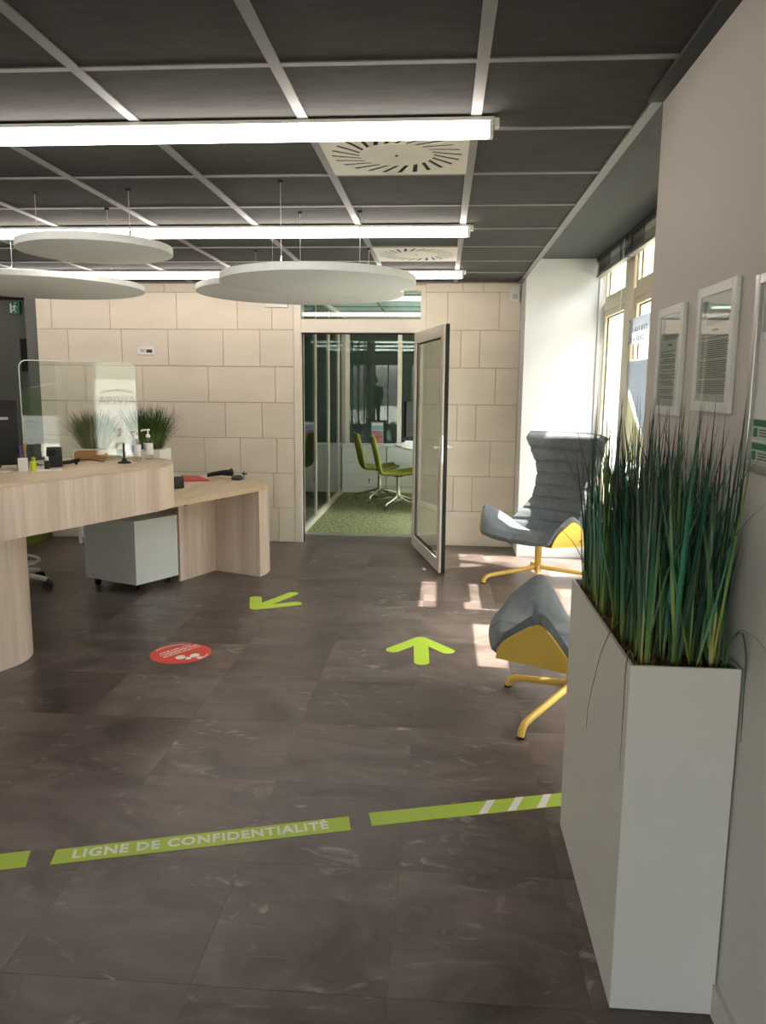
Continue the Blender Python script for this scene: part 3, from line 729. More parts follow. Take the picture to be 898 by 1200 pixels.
# ------------------------------------------------------------------ small fittings on the walls
sw = thing('wall_socket', (-2.79, YB-.007, 1.80), 'white double socket plate on the stone wall', 'socket')
MB().cbox((-2.87, YB-.02, 1.765), (-2.705, YB-.0065, 1.845), .003).build('plate', M['white'], sw)
MB().box((-2.845, YB-.0225, 1.79), (-2.80, YB-.02, 1.82)).build('socket', M['inkgrey'], sw)
MB().box((-2.785, YB-.0225, 1.785), (-2.73, YB-.02, 1.815)).build('switch', M['inkdark'], sw)
se = thing('motion_sensor', (.627, YB-.03, 2.24), 'white motion sensor high in the corner of the stone wall', 'sensor')
MB().cbox((.59, YB-.065, 2.25), (.668, YB-.0065, 2.385), .008).build('body', M['white'], se)
MB().lathe([(.022, 0), (.024, .02), (.018, .045)], (.625, YB-.065, 2.27), 12).build('lens', M['cabgrey'], se)
em = thing('emergency_light', (-1.54, YB-.03, 2.20), 'slim white emergency light on the stone wall under the discs', 'light')
MB().cbox((-1.65, YB-.05, 2.20), (-1.43, YB-.0065, 2.255), .006).build('body', M['white'], em)
MB().cbox((-1.64, YB-.052, 2.205), (-1.44, YB-.0505, 2.225), .0005).build('lens', M['cab'], em)
ex = thing('exit_sign', (-4.75, 8.6, 2.25), 'green running man exit sign on the dark passage wall', 'sign')
MB().cbox((-4.81, 8.585, 2.245), (-4.69, 8.62, 2.385), .004).build('plate', M['exitgreen'], ex)
b = MB()
for p, q, w in (((-4.745, 2.345), (-4.755, 2.305), .010), ((-4.755, 2.305), (-4.735, 2.265), .008), ((-4.755, 2.305), (-4.78, 2.28), .008), ((-4.748, 2.335), (-4.72, 2.32), .006), ((-4.748, 2.335), (-4.775, 2.325), .006)):
    b.tube([(p[0], 8.583, p[1]), (q[0], 8.583, q[1])], w, 6)
b.lathe([(.009, -.004), (.009, .006)], (-4.738, 8.583, 2.365), 8); b.build('running_figure', M['print'], ex)
MB().box((-4.805, 8.5835, 2.26), (-4.785, 8.585, 2.36)).build('doorway_mark', M['print'], ex)

def doc_frame(y0, y1, z0, z1, label, kind):
    x = XR; d = .014
    t = thing('framed_document', (x, (y0+y1)/2, z0), label, 'picture frame', 'framed notices on the right wall')
    w = .026
    b = MB().box((x-d, y0, z0), (x-.0005, y0+w, z1)).box((x-d, y1-w, z0), (x-.0005, y1, z1)).box((x-d, y0+w, z0), (x-.0005, y1-w, z0+w)).box((x-d, y0+w, z1-w), (x-.0005, y1-w, z1))
    b.build('frame', M['white'], t, bevel=.002)
    MB().box((x-.008, y0+w, z0+w), (x-.001, y1-w, z1-w)).build('sheet', M['paper'], t)
    A, B, H = y0+w+.012, y1-w-.012, z1-z0-2*w; Z = z1-w
    p = MB(); g = MB()
    # far end (larger y) is the left of the sheet as one reads it
    g.box((x-.0088, B-.032, Z-.042), (x-.008, B-.004, Z-.010)); g.box((x-.0088, A+.01, Z-.072), (x-.008, B-.03, Z-.056))
    g.build('header_print', M['inkgrey'], t)
    p.box((x-.0088, B-.03, Z-.050), (x-.008, B-.006, Z-.047)); p.box((x-.0088, (A+B)/2-.02, Z-.090), (x-.008, (A+B)/2+.02, Z-.085))
    z = Z-.105; rnd = random.Random(int(y0*1000))
    k = 0
    while z > z0+w+.022:
        if kind == 1 or k % 4 != 3:
            a = A+rnd.uniform(0, .02) if kind else A+rnd.uniform(0, .06)
            p.box((x-.0088, a, z-.0019), (x-.008, B-(0 if kind else rnd.uniform(0, .04)), z))
        z -= .0050 if k % 9 else .010; k += 1
    q = p.build('text_lines', M['ink'], t); q['kind'] = 'stuff'
    MB().box((x-.0115, y0+w, z0+w), (x-.0105, y1-w, z1-w)).build('glazing', M['glass'], t)
doc_frame(2.335, 2.60, 1.42, 1.742, 'smaller white framed document on the right wall, farther along', 0)
doc_frame(1.935, 2.212, 1.44, 1.760, 'larger looking white framed document on the right wall, between the others', 1)
t = thing('notice_frame', (XR, 1.5, 1.32), 'silver notice frame with green cards cut by the right picture edge', 'picture frame')
y0, y1, z0, z1, w = 1.25, 1.815, 1.32, 1.745, .024
MB().box((XR-.016, y0, z0), (XR-.0005, y0+w, z1)).box((XR-.016, y1-w, z0), (XR-.0005, y1, z1)).box((XR-.016, y0+w, z0), (XR-.0005, y1-w, z0+w)).box((XR-.016, y0+w, z1-w), (XR-.0005, y1-w, z1)).build('frame', M['silver'], t, bevel=.003)
MB().box((XR-.006, y0+w, z0+w), (XR-.001, y1-w, z1-w)).build('sheet', M['paper'], t)
MB().box((XR-.0075, 1.60, 1.62), (XR-.006, 1.775, 1.70)).build('printed_block', M['inkgrey'], t)
for zc in (1.362, 1.412):
    c = MB().box((XR-.0075, 1.55, zc-.02), (XR-.006, 1.782, zc+.024)).build('card', M['cardpale'], t)
    MB().box((XR-.0085, 1.55, zc+.008), (XR-.0075, 1.780, zc+.022)).box((XR-.0085, 1.757, zc-.015), (XR-.0075, 1.776, zc+.004)).build('green_print', M['cardgreen'], c)
    for k in range(3): MB().box((XR-.0085, 1.60, zc-.013+k*.006), (XR-.0075, 1.745, zc-.010+k*.006)).build('text_line', M['ink'], c)

# ------------------------------------------------------------------ floor markings
def plan(poly, z0, z1): return MB().prism(poly, z0, z1)
def fuse(polys, z0, z1):
    b = MB()
    for k, p in enumerate(polys): b.prism(p, z0, z1)
    return b
def capsule(p, q, w, n=8):
    p, q = Vector((*p, 0)), Vector((*q, 0)); a = math.atan2(q.y-p.y, q.x-p.x); r = w/2
    return [(p.x+r*cos(a+pi/2+pi*k/n), p.y+r*sin(a+pi/2+pi*k/n)) for k in range(n+1)]+[(q.x+r*cos(a-pi/2+pi*k/n), q.y+r*sin(a-pi/2+pi*k/n)) for k in range(n+1)]
def arrow(tip, tail, a1, a2, label, w=.085):
    t = MB()
    for k, e in enumerate((tail, a1, a2)):
        t.prism(capsule(tip, e, w), .0002, .0012+.0001*k)
    return tag(t.build('floor_arrow', M['green']), label, 'floor sticker', 'lime arrows on the floor')
arrow((-.099, 4.51), (-.084, 4.115), (-.252, 4.305), (.058, 4.315), 'lime green floor arrow pointing ahead to the open office door')
arrow((-1.235, 5.065), (-1.058, 5.450), (-1.295, 5.31), (-.985, 5.196), 'lime green floor arrow pointing left to the low desk')
t = MB(); 
rs = thing('floor_sticker', (-1.44, 4.125, 0), 'round red floor sticker with white footprints and text', 'floor sticker')
cx, cy, rr = -1.440, 4.125, .168
MB().prism([(cx+rr*cos(2*pi*k/48), cy+rr*sin(2*pi*k/48)) for k in range(48)], .0002, .0012).build('disc', M['red'], rs)
A = rad(26)                                             # the text runs along this direction, reading upside down
ex_, ey_ = Vector((-cos(A), -sin(A), 0)), Vector((sin(A), -cos(A), 0))
A2 = rad(55); tx, ty = Vector((cos(A2), sin(A2), 0)), Vector((-sin(A2), cos(A2), 0))
rt_ = random.Random(2)
for k in range(3):                                      # three rows too small to read: broken strokes, as in the photograph
    b = MB(); q = 0; L = (.21, .25, .25)[k]; o = Vector((-1.547, 4.092, .0013))-ty*(.001+.030*k)+tx*(0, -.012, -.016)[k]
    while q < L:
        w = rt_.uniform(.004, .012); h0 = rt_.uniform(0, .006); h1 = rt_.uniform(.013, .021)
        p = [o+tx*q+ty*h0, o+tx*min(L, q+w)+ty*h0, o+tx*min(L, q+w)+ty*h1, o+tx*q+ty*h1]
        b.prism([(v.x, v.y) for v in p], .0013, .0016); q += w+rt_.choice((.002, .0025, .003, .007))
    b.build('print_row', M['print'], rs)
b = MB()
for (sx, sy), (hx, hy) in (((-1.420, 4.060), (-1.372, 4.050)), ((-1.352, 4.098), (-1.313, 4.066))):
    for x_, y_, ra, rb_ in ((sx, sy, .027, .032), (hx, hy, .016, .020)):
        b.prism([(x_+ra*cos(2*pi*k/16), y_+rb_*sin(2*pi*k/16)) for k in range(16)], .0013, .0016)
b.build('footprints', M['print'], rs)
a_ = MB()
for s0, s1 in ((1.75, 3.0), (-.55, .05)):
    n = 10
    for i in range(n):
        q = []
        for k in (i, i+1):
            an = s0+(s1-s0)*k/n
            q += [(cx+.156*cos(an), cy+.156*sin(an)), (cx+.149*cos(an), cy+.149*sin(an))]
        a_.prism([q[0], q[2], q[3], q[1]], .0013, .0015)
a_.build('rim_line', M['print'], rs)

tape0 = tag(MB().prism([(-1.75, 2.100), (-1.302, 2.237), (-1.273, 2.153), (-1.75, 2.008)], .0002, .0012).build('floor_tape', M['green']), 'lime floor tape end cut by the left picture edge', 'floor tape', 'lime confidentiality tape on the floor')
tp = thing('floor_tape', (-.75, 2.35, 0), 'lime floor tape lettered LIGNE DE CONFIDENTIALITÉ', 'floor tape', 'lime confidentiality tape on the floor')
MB().prism([(-1.222, 2.249), (-.298, 2.532), (-.282, 2.448), (-1.203+.0, 2.170)], .0002, .0012).build('strip', M['green'], tp)
b, w = textmesh('LIGNE DE CONFIDENTIALITÉ', .066, .0002, .05)
u_ = Vector((.924, .283, 0)).normalized(); v_ = Vector((-u_.y, u_.x, 0))
f = .83/w; xf(b, frame_mtx(Vector((-1.150, 2.208, .0014)), u_*f, v_)); b.build('lettering', M['print'], tp)
tp2 = thing('floor_tape', (.12, 2.65, 0), 'lime floor tape with three white slanted stripes by the planter', 'floor tape', 'lime confidentiality tape on the floor')
MB().prism([(-.231, 2.561), (.60, 2.800), (.585, 2.707), (-.212, 2.480)], .0002, .0012).build('strip', M['green'], tp2)
for q in ([(.194, 2.684), (.225, 2.693), (.189, 2.596), (.159, 2.588)], [(.300, 2.715), (.330, 2.723), (.294, 2.626), (.263, 2.617)], [(.406, 2.745), (.436, 2.753), (.401, 2.656), (.370, 2.647)]):
    MB().prism(q, .0012, .0016).build('stripe', M['print'], tp2)

# ------------------------------------------------------------------ reception counter (u along, n across, turned 23.4 degrees)
CA = rad(23.4); CU = Vector((sin(CA), cos(CA), 0)); CN = Vector((cos(CA), -sin(CA), 0))
def un(n, u, z=0): p = CN*n+CU*u; return Vector((p.x, p.y, z))
def UN(pts): return [tuple(un(n, u)[:2]) for n, u in pts]
n0, ue, R = -3.441, 3.55, .45
def counter_outline(off=0, u0=1.0):
    r = R-off; c = (n0-R, ue)
    pts = [(n0-off, u0)]
    for k in range(0, 25):
        a = pi*k/24; pts.append((c[0]+r*cos(a), c[1]+r*sin(a)))
    pts.append((n0-2*R+off, u0)); return pts
ct = thing('reception_counter', tuple(un(n0-.4, 2.6)), 'tall pale wood reception counter with a rounded end', 'counter')
MB().prism(UN(counter_outline(0)), .985, 1.0).build('worktop', M['wood_h'], ct, bevel=.002)
MB().prism(UN(counter_outline(.022)), .722, .7215+.02).build('underside', M['wood_v'], ct)
ol = counter_outline(0); il = counter_outline(.022)
# fascia panels along the outline
dense_o, dense_i = [], []
def resample(pl, step):
    out = [pl[0]]
    for a, c in zip(pl, pl[1:]):
        L = math.dist(a, c); k = max(1, int(L/step))
        out += [(a[0]+(c[0]-a[0])*i/k, a[1]+(c[1]-a[1])*i/k) for i in range(1, k+1)]
    return out
fr_cuts = [1.0, 1.75, 2.36, 2.95, 3.55]
pan = [[(n0, fr_cuts[i]+.001), (n0, fr_cuts[i+1]-.001), (n0-.022, fr_cuts[i+1]-.001), (n0-.022, fr_cuts[i]+.001)] for i in range(4)]
def arcpan(a0, a1):
    c = (n0-R, ue); K = 8; o = []; i_ = []
    for k in range(K+1):
        a = a0+(a1-a0)*k/K; o.append((c[0]+R*cos(a), c[1]+R*sin(a))); i_.append((c[0]+(R-.022)*cos(a), c[1]+(R-.022)*sin(a)))
    return o+i_[::-1]
for k in range(3): pan.append(arcpan(pi*k/3+.002, pi*(k+1)/3-.002))
for a, c in ((2.3, 3.549), (1.0, 2.298)): pan.append([(n0-2*R, a), (n0-2*R, c), (n0-2*R+.022, c), (n0-2*R+.022, a)])
for p in pan: MB().prism(UN(p), .720, .9845).build('fascia_panel', M['wood_v'], ct, smooth='auto')
def dshape(nf, nb_, u0, u1, r, k=10):
    pts = [(nf, u0)]
    for i in range(k+1):
        a = pi/2*i/k; pts.append((nf-r+r*cos(a), u1-r+r*sin(a)))
    for i in range(k+1):
        a = pi/2+pi/2*i/k; pts.append((nb_+r+r*cos(a), u1-r+r*sin(a)))
    pts.append((nb_, u0)); return pts
MB().prism(UN(dshape(-3.585, -4.25, 1.5, 2.897, .30)), 0.001, .7215).build('leg', M['wood_v'], ct, smooth='auto')

ld_ = thing('low_desk', tuple(un(-4.1, 4.5)), 'lower pale wood desk section adjoining the tall counter', 'desk')
top = [(-3.635, 3.2), (-3.64, 4.80), (-3.655, 4.98), (-3.70, 5.09), (-3.80, 5.17), (-3.95, 5.215), (-4.25, 5.20), (-4.72, 5.14), (-4.72, 4.3), (-4.72, 3.2)]
MB().prism(UN(top), .682, .7195).build('worktop', M['wood_h'], ld_, bevel=.0015)
legp = [(-3.64, 4.875), (-3.655, 4.98), (-3.70, 5.09), (-3.80, 5.17), (-3.95, 5.213), (-4.25, 5.198), (-4.70, 5.14), (-4.70, 4.875)]
MB().prism(UN(legp), .001, .6815).build('end_panel', M['wood_v'], ld_, smooth='auto')
MB().prism(UN([(-4.083, 4.46), (-4.083, 4.8745), (-4.105, 4.8745), (-4.105, 4.46)]), .001, .6815).build('modesty_panel', M['wood_v'], ld_)
MB().prism(UN([(-4.083, 4.42), (-4.083, 4.455), (-3.98, 4.455), (-3.98, 4.42)]), .60, .6815).build('bracket', M['slab'], ld_)

# drawer pedestal under the counter
pc = [(-2.179, 5.352), (-1.985, 5.697), (-2.440, 5.893), (-2.632, 5.548)]
pu = (Vector((*pc[1], 0))-Vector((*pc[0], 0))).normalized(); pn_ = (Vector((*pc[3], 0))-Vector((*pc[0], 0))).normalized()
P0 = Vector((*pc[0], 0)); PW = .396; PD = .495
def ped(u0, u1, n0_, n1_): return [tuple((P0+pu*a+pn_*c)[:2]) for a, c in ((u0, n0_), (u1, n0_), (u1, n1_), (u0, n1_))]
pd = thing('drawer_pedestal', (-2.3, 5.6, 0), 'white drawer pedestal on black casters under the counter', 'cabinet')
MB().prism(ped(0, PW, 0, PD), .055, .505).build('body', M['cab'], pd, bevel=.002)
MB().prism(ped(-.002, PW+.002, -.002, PD+.02), .5055, .524).build('top', M['cab'], pd, bevel=.002)
for z0, z1 in ((.06, .20), (.203, .345), (.348, .50)): MB().prism(ped(.002, PW-.002, PD+.001, PD+.019), z0, z1).build('drawer', M['cab'], pd)
for a, c in ((.05, .06), (PW-.05, .06), (.05, PD-.05), (PW-.05, PD-.05)):
    q = P0+pu*a+pn_*c
    k = MB().tube([(q.x-.012, q.y-.018, .0255), (q.x+.012, q.y-.018, .0255)], .025, 12).tube([(q.x-.012, q.y+.0, .0255), (q.x+.012, q.y+.0, .0255)], .025, 12).build('caster', M['rubber'], pd)
    MB().box((q.x-.02, q.y-.03, .042), (q.x+.02, q.y+.015, .0545)).build('caster_plate', M['black'], k)

# office chair behind the counter
oc_ = thing('swivel_chair', (-3.155, 5.385, 0), 'black swivel chair with grey base and foot ring behind the counter', 'chair')
X, Y = -3.155, 5.385
for k in range(5):
    a = rad(1+72*k); c, s_ = cos(a), sin(a)
    l = MB().tube([(X+.03*c, Y+.03*s_, .11), (X+.17*c, Y+.17*s_, .095), (X+.29*c, Y+.29*s_, .075)], [.026, .022, .016], 8).build('leg', M['cabgrey'], oc_, smooth='auto')
    MB().tube([(X+.29*c-.025*s_, Y+.29*s_+.025*c, .031), (X+.29*c+.025*s_, Y+.29*s_-.025*c, .031)], .03, 14).tube([(X+.29*c, Y+.29*s_, .05), (X+.29*c, Y+.29*s_, .08)], .012, 8).build('caster', M['rubber'], l)
MB().tube([(X, Y, .07), (X, Y, .55)], .027, 12).build('column', M['cabgrey'], oc_, smooth='auto')
fr_ = MB().tube([(X+.21*cos(2*pi*k/28), Y+.21*sin(2*pi*k/28), .20) for k in range(29)], .012, 8, cap=False)
for k in range(3): a = rad(10+120*k); fr_.tube([(X, Y, .20), (X+.21*cos(a), Y+.21*sin(a), .20)], .009, 6)
fr_.build('foot_ring', M['cabgrey'], oc_, smooth='auto')
MB().cbox((X-.23, Y-.23, .55), (X+.23, Y+.23, .63), .03).build('seat', M['grille'], oc_)
MB().cbox((X-.27, Y-.20, .66), (X-.21, Y+.20, .95), .025).build('backrest', M['grille'], oc_)
MB().tube([(X-.18, Y, .56), (X-.28, Y, .60), (X-.28, Y, .75)], .018, 8).build('back_support', M['cabgrey'], oc_)

tag(MB().cbox((-3.86, 5.6, .001), (-3.80, 7.30, .50), .004).build('screen_panel', M['oliveboard']), 'olive green low panel standing behind the counter', 'panel')
wc = thing('low_cabinet', (-3.1, 7.16, 0), 'white low cabinet against the stone wall behind the pedestal', 'cabinet')
MB().box((-3.40, 7.02, .002), (-3.37, 7.30, .70)).box((-2.72, 7.02, .002), (-2.69, 7.30, .70)).box((-3.37, 7.02, .67), (-2.72, 7.30, .70)).build('carcass', M['cab'], wc)
MB().box((-3.37, 7.03, .06), (-3.046, 7.05, .668)).build('door', M['cab'], wc); MB().box((-3.042, 7.03, .06), (-2.72, 7.05, .668)).build('door', M['cab'], wc)

# ------------------------------------------------------------------ things on the counter
ZT = 1.0005
# plexiglass guard
PX0 = Vector((-2.50, 4.52, 0)); pdv = Vector((sin(rad(40)), cos(rad(40)), 0)); PWD = .745
gs = thing('plexiglass_screen', tuple(PX0+pdv*PWD/2+Vector((0, 0, ZT))), 'clear plexiglass guard with rounded corners standing on the counter', 'screen')
out = []; r = .045; z0, z1 = ZT+.002, 1.63
for (sx, sz, a0) in ((0, z0, None), (PWD, z0, None)): out.append((sx, sz))
for k in range(7): a = pi/2*k/6; out.append((PWD-r+r*cos(a), z1-r+r*sin(a)))
for k in range(7): a = pi/2+pi/2*k/6; out.append((r+r*cos(a), z1-r+r*sin(a)))
pnv = Vector((pdv.y, -pdv.x, 0))
b = MB().prism(out, -.0025, .0025); b.v = [PX0+pdv*v.x+Vector((0, 0, v.y))+pnv*v.z for v in b.v]; b.build('sheet', M['acrylic'], gs)
edge = MB()
pl = [PX0+pdv*p[0]+Vector((0, 0, p[1])) for p in out[1:]+out[:1]]
edge.tube(pl, .0032, 6); edge.build('polished_edge', mat('acrylic_edge', 'dfe6e2', .2), gs)
for s_ in (.08, PWD-.08):
    q = PX0+pdv*s_; MB().obox((q-pnv*.05)[:2], (q+pnv*.05)[:2], .02, ZT, ZT+.008).build('foot', M['acrylic'], gs)

# monitor seen from behind
mn = thing('monitor', (-2.62, 4.36, ZT), 'black monitor seen from the back at the far left of the counter', 'monitor')
MB().obox((-2.80, 4.24), (-2.475, 4.44), .05, 1.02, 1.40).build('housing', M['monitor'], mn, bevel=.01)
MB().obox((-2.60, 4.363), (-2.525, 4.41), .056, 1.285, 1.30).build('badge', M['inkgrey'], mn)
MB().obox((-2.72, 4.31), (-2.66, 4.35), .05, ZT+.01, 1.2).build('stem', M['monitor'], mn)
MB().prism([(-2.80, 4.26), (-2.62, 4.30), (-2.60, 4.44), (-2.80, 4.42)], ZT, ZT+.012).build('base', M['monitor'], mn)

def bottle(x, y, label):
    t = thing('sanitizer_bottle', (x, y, ZT), label, 'bottle', 'hand gel pump bottles on the counter')
    MB().lathe([(.026, 0), (.03, .006), (.03, .118), (.024, .134), (.012, .142), (.012, .15)], (x, y, ZT), 18).build('bottle', M['liquid'], t, smooth='auto')
    MB().lathe([(.0306, 0), (.0306, .075)], (x, y, ZT+.03), 18).build('label_wrap', M['paper'], t, smooth='auto')
    a = MB(); 
    for k in range(6):
        p, q = -2.6+k*.16, -2.6+(k+1)*.16
        a.add([(x+.0312*cos(p), y+.0312*sin(p), ZT+.055), (x+.0312*cos(q), y+.0312*sin(q), ZT+.055), (x+.0312*cos(q), y+.0312*sin(q), ZT+.10), (x+.0312*cos(p), y+.0312*sin(p), ZT+.10)], [(0,1,2,3)])
    a.build('blue_print', M['bluelabel'], t)
    MB().lathe([(.014, 0), (.014, .018), (.005, .02), (.005, .042), (.013, .044), (.013, .054)], (x, y, ZT+.145), 14).tube([(x, y, ZT+.194), (x-.035, y-.012, ZT+.192), (x-.04, y-.013, ZT+.184)], .0055, 8).build('pump', M['white'], t, smooth='auto')
bottle(-1.985, 4.965, 'hand gel pump bottle partly behind the plexiglass edge')
bottle(-1.955, 5.10, 'hand gel pump bottle nearest the rounded counter end')

st = thing('card_stand', (-2.0, 4.80, ZT), 'small black stand with disc base and clear triangular plate', 'stand')
MB().lathe([(.042, 0), (.040, .008), (.016, .016), (.012, .03), (.006, .032)], (-2.0, 4.80, ZT), 24).build('base', M['black'], st, smooth='auto')
MB().tube([(-2.0, 4.80, ZT+.02), (-2.0, 4.80, ZT+.125)], .0065, 10).build('stem', M['black'], st)
a = Vector((-2.0, 4.80, 0)); d = Vector((.9, .3, 0)).normalized()
b = MB(); 
tri = [(-.11, .035), (.09, .045), (.02, .115), (.0, .128), (-.02, .12)]
b.prism(tri, -.001, .001); b.v = [a+d*v.x+Vector((0, 0, ZT+v.y))+Vector((-d.y, d.x, 0))*v.z for v in b.v]; b.build('plate', M['liquid'], st)

tr = thing('paper_tray', (-2.27, 4.93, ZT), 'open brown kraft tray on the counter before the grass', 'tray')
q = [un(-4.02, 3.50), un(-4.02, 3.72), un(-4.20, 3.72), un(-4.20, 3.50)]
c0 = Vector((-2.28, 4.93, 0)); e1 = Vector((.95, .30, 0)); e2 = Vector((-.30, .95, 0))
def loc_poly(c, e1, e2, pts): return [tuple((c+e1*p+e2*q_)[:2]) for p, q_ in pts]
MB().prism(loc_poly(c0, e1, e2, [(-.10, 0), (.09, 0), (.09, .18), (-.10, .18)]), ZT, ZT+.006).build('bottom', M['orange'], tr)
for p in ([(-.10, 0), (.09, 0), (.09, .005), (-.10, .005)], [(-.10, .175), (.09, .175), (.09, .18), (-.10, .18)], [(-.10, .005), (-.095, .005), (-.095, .175), (-.10, .175)], [(.085, .005), (.09, .005), (.09, .175), (.085, .175)]):
    MB().prism(loc_poly(c0, e1, e2, p), ZT+.006, ZT+.052).build('side', M['orange'], tr)
lb = thing('leaflet_box', (-2.1, 4.98, ZT), 'cream card box with a green leaf picture beside the kraft tray', 'box')
c1 = Vector((-2.195, 5.085, 0)); e1b = Vector((.93, .36, 0)); e2b = Vector((-.36, .93, 0))
MB().prism(loc_poly(c1, e1b, e2b, [(-.035, 0), (.13, 0), (.13, .05), (-.035, .05)]), ZT, ZT+.068).build('box', mat('cream_card', 'd8c9a0', .6), lb)
b = MB().prism([(.02, .012), (.075, .01), (.085, .04), (.06, .058), (.025, .05)], 0, .001); b.v = [c1+e1b*v.x+e2b*(-.0012+v.z)+Vector((0, 0, ZT+v.y)) for v in b.v]; b.build('leaf_print', M['cardgreen'], lb)
b = MB().prism([(.085, .01), (.125, .01), (.125, .058), (.09, .05)], 0, .001); b.v = [c1+e1b*v.x+e2b*(-.0012+v.z)+Vector((0, 0, ZT+v.y)) for v in b.v]; b.build('white_print', M['paper'], lb)

# little things at the left
nb = thing('note_block', (-2.36, 4.24, ZT), 'upright white note block at the counter edge beside the highlighter', 'note pad')
MB().obox((-2.385, 4.24), (-2.340, 4.262), .03, ZT, ZT+.075).build('pad', M['paper'], nb, bevel=.001)
hl = thing('highlighter', (-2.325, 4.285, ZT), 'yellow highlighter standing next to the white note block', 'pen')
MB().lathe([(.0135, 0), (.0145, .004), (.0145, .05), (.012, .056)], (-2.322, 4.29, ZT), 12).build('body', M['hl'], hl, smooth='auto'); MB().lathe([(.012, 0), (.0125, .004), (.011, .022)], (-2.322, 4.29, ZT+.056), 12).build('cap', mat('hl_cap', '8fa01c', .4), hl)
cup = thing('pen_cup', (-2.43, 4.37, ZT), 'clear pen cup holding red, green and blue pens before the monitor', 'cup')
MB().lathe([(.034, 0), (.038, .09), (.036, .09), (.032, .004)], (-2.43, 4.37, ZT), 18).build('cup', M['liquid'], cup, smooth='auto')
for k, (dx, dy, mm, nm) in enumerate(((-.015, 0, 'pinkred', 'red'), (.0, .012, 'pinkred', 'red'), (.016, -.004, 'pengreen', 'green'), (.004, -.016, 'penblue', 'blue'), (-.008, -.014, 'black', 'black'))):
    p = thing('pen', (-2.43+dx*.6, 4.37+dy*.6, ZT+.005), ('red pen leaning left in the pen cup', 'red pen at the back of the pen cup', 'green pen in the pen cup', 'blue pen in the pen cup', 'black pen in the pen cup')[k], 'pen', 'pens in the cup')
    x, y = -2.43, 4.37
    MB().tube([(x+dx*.6, y+dy*.6, ZT+.006), (x+dx*1.7, y+dy*1.7, ZT+.125+.01*(k % 3))], .0045, 7).build('barrel', M[mm], p)
    MB().tube([(x+dx*1.7, y+dy*1.7, ZT+.125+.01*(k % 3)), (x+dx*1.75, y+dy*1.75, ZT+.137+.01*(k % 3))], .005, 7).build('cap', M[mm], p)
cf = thing('correction_bottle', (-2.30, 4.40, ZT), 'small black bottle with white cap on the counter', 'bottle')
MB().lathe([(.014, 0), (.015, .003), (.015, .045), (.010, .05)], (-2.30, 4.40, ZT), 12).build('bottle', M['grille'], cf, smooth='auto'); MB().lathe([(.011, 0), (.010, .022)], (-2.30, 4.40, ZT+.05), 12).build('cap', M['white'], cf)
cd = thing('card_terminal', (-2.31, 4.50, ZT), 'dark grey payment terminal standing behind the small bottle', 'card reader')
MB().obox((-2.345, 4.49), (-2.275, 4.535), .05, ZT, ZT+.12).build('body', M['grille'], cd, bevel=.006)
MB().obox((-2.336, 4.470), (-2.290, 4.497), .006, ZT+.07, ZT+.105).build('display', M['black'], cd)
cb = thing('cable', (-2.2, 4.66, ZT), 'black cable with a plug running along the counter top', 'cable')
MB().tube([(-2.29, 4.55, ZT+.02), (-2.26, 4.60, ZT+.022), (-2.225, 4.65, ZT+.03)], .012, 8).build('plug', M['black'], cb)
MB().tube([(-2.225, 4.65, ZT+.03), (-2.18, 4.71, ZT+.028), (-2.13, 4.76, ZT+.012), (-2.15, 4.84, ZT+.004)], .0035, 6).build('lead', M['black'], cb)
MB().tube([(-2.236, 4.635, ZT+.004), (-2.236, 4.635, ZT+.03)], .009, 8).build('clip', M['black'], cb)
for k, (x, y, a, s_, lbl) in enumerate(((-2.24, 4.33, .5, .10, 'loose white sheet lying by the highlighter'), (-2.52, 4.20, .2, .16, 'white sheets lying before the monitor'), )):
    e1_ = Vector((cos(a), sin(a), 0)); e2_ = Vector((-sin(a), cos(a), 0))
    tag(MB().prism(loc_poly(Vector((x, y, 0)), e1_, e2_, [(-s_, -.05), (s_*.6, -.05), (s_*.6, .07), (-s_, .07)]), ZT, ZT+.0012).build('paper_sheet', M['paper']), lbl, 'paper')
kt = thing('desk_tray', (-2.60, 4.10, ZT), 'black stacked letter tray with papers at the left edge', 'tray')
for z in (0.001, .045, .09):
    MB().cbox((-2.78, 3.98, ZT+z), (-2.50, 4.14, ZT+z+.006), .002).build('shelf', M['black'], kt)
MB().box((-2.78, 4.12, ZT), (-2.765, 4.14, ZT+.1)).box((-2.78, 3.98, ZT), (-2.765, 4.0, ZT+.1)).box((-2.515, 4.12, ZT), (-2.50, 4.14, ZT+.1)).build('uprights', M['black'], kt)
MB().cbox((-2.77, 3.985, ZT+.052), (-2.49, 4.115, ZT+.058), .001).build('papers', M['paper'], kt)

# things on the low desk
ZD = .7200
bb = thing('black_box', (-2.02, 5.74, ZD), 'small black box on the low desk beside the red folder', 'box')
MB().obox((-2.075, 5.70), (-1.975, 5.79), .12, ZD, ZD+.085).build('body', M['monitor'], bb, bevel=.004); MB().obox((-2.065, 5.71), (-1.985, 5.78), .08, ZD+.086, ZD+.10).build('lid', M['cabgrey'], bb, bevel=.003)
rf = thing('folder', (-2.1, 6.3, ZD), 'red folder lying open on the low desk', 'folder')
MB().prism([(-2.30, 6.05), (-1.87, 6.19), (-2.06, 6.50), (-2.42, 6.52)], ZD, ZD+.006).build('cover', M['redfolder'], rf)
MB().prism([(-2.13, 6.36), (-2.06, 6.38), (-2.10, 6.44), (-2.16, 6.43)], ZD+.006, ZD+.008).build('corner_flap', M['orange'], rf)
hs_ = thing('barcode_scanner', (-1.85, 6.42, ZD), 'black handheld scanner lying on the low desk', 'scanner')
MB().tube([(-1.955, 6.40, ZD+.022), (-1.90, 6.41, ZD+.034), (-1.84, 6.42, ZD+.044), (-1.78, 6.415, ZD+.046), (-1.74, 6.41, ZD+.04)], [.016, .019, .021, .027, .022], 10).build('body', M['black'], hs_, smooth='auto')
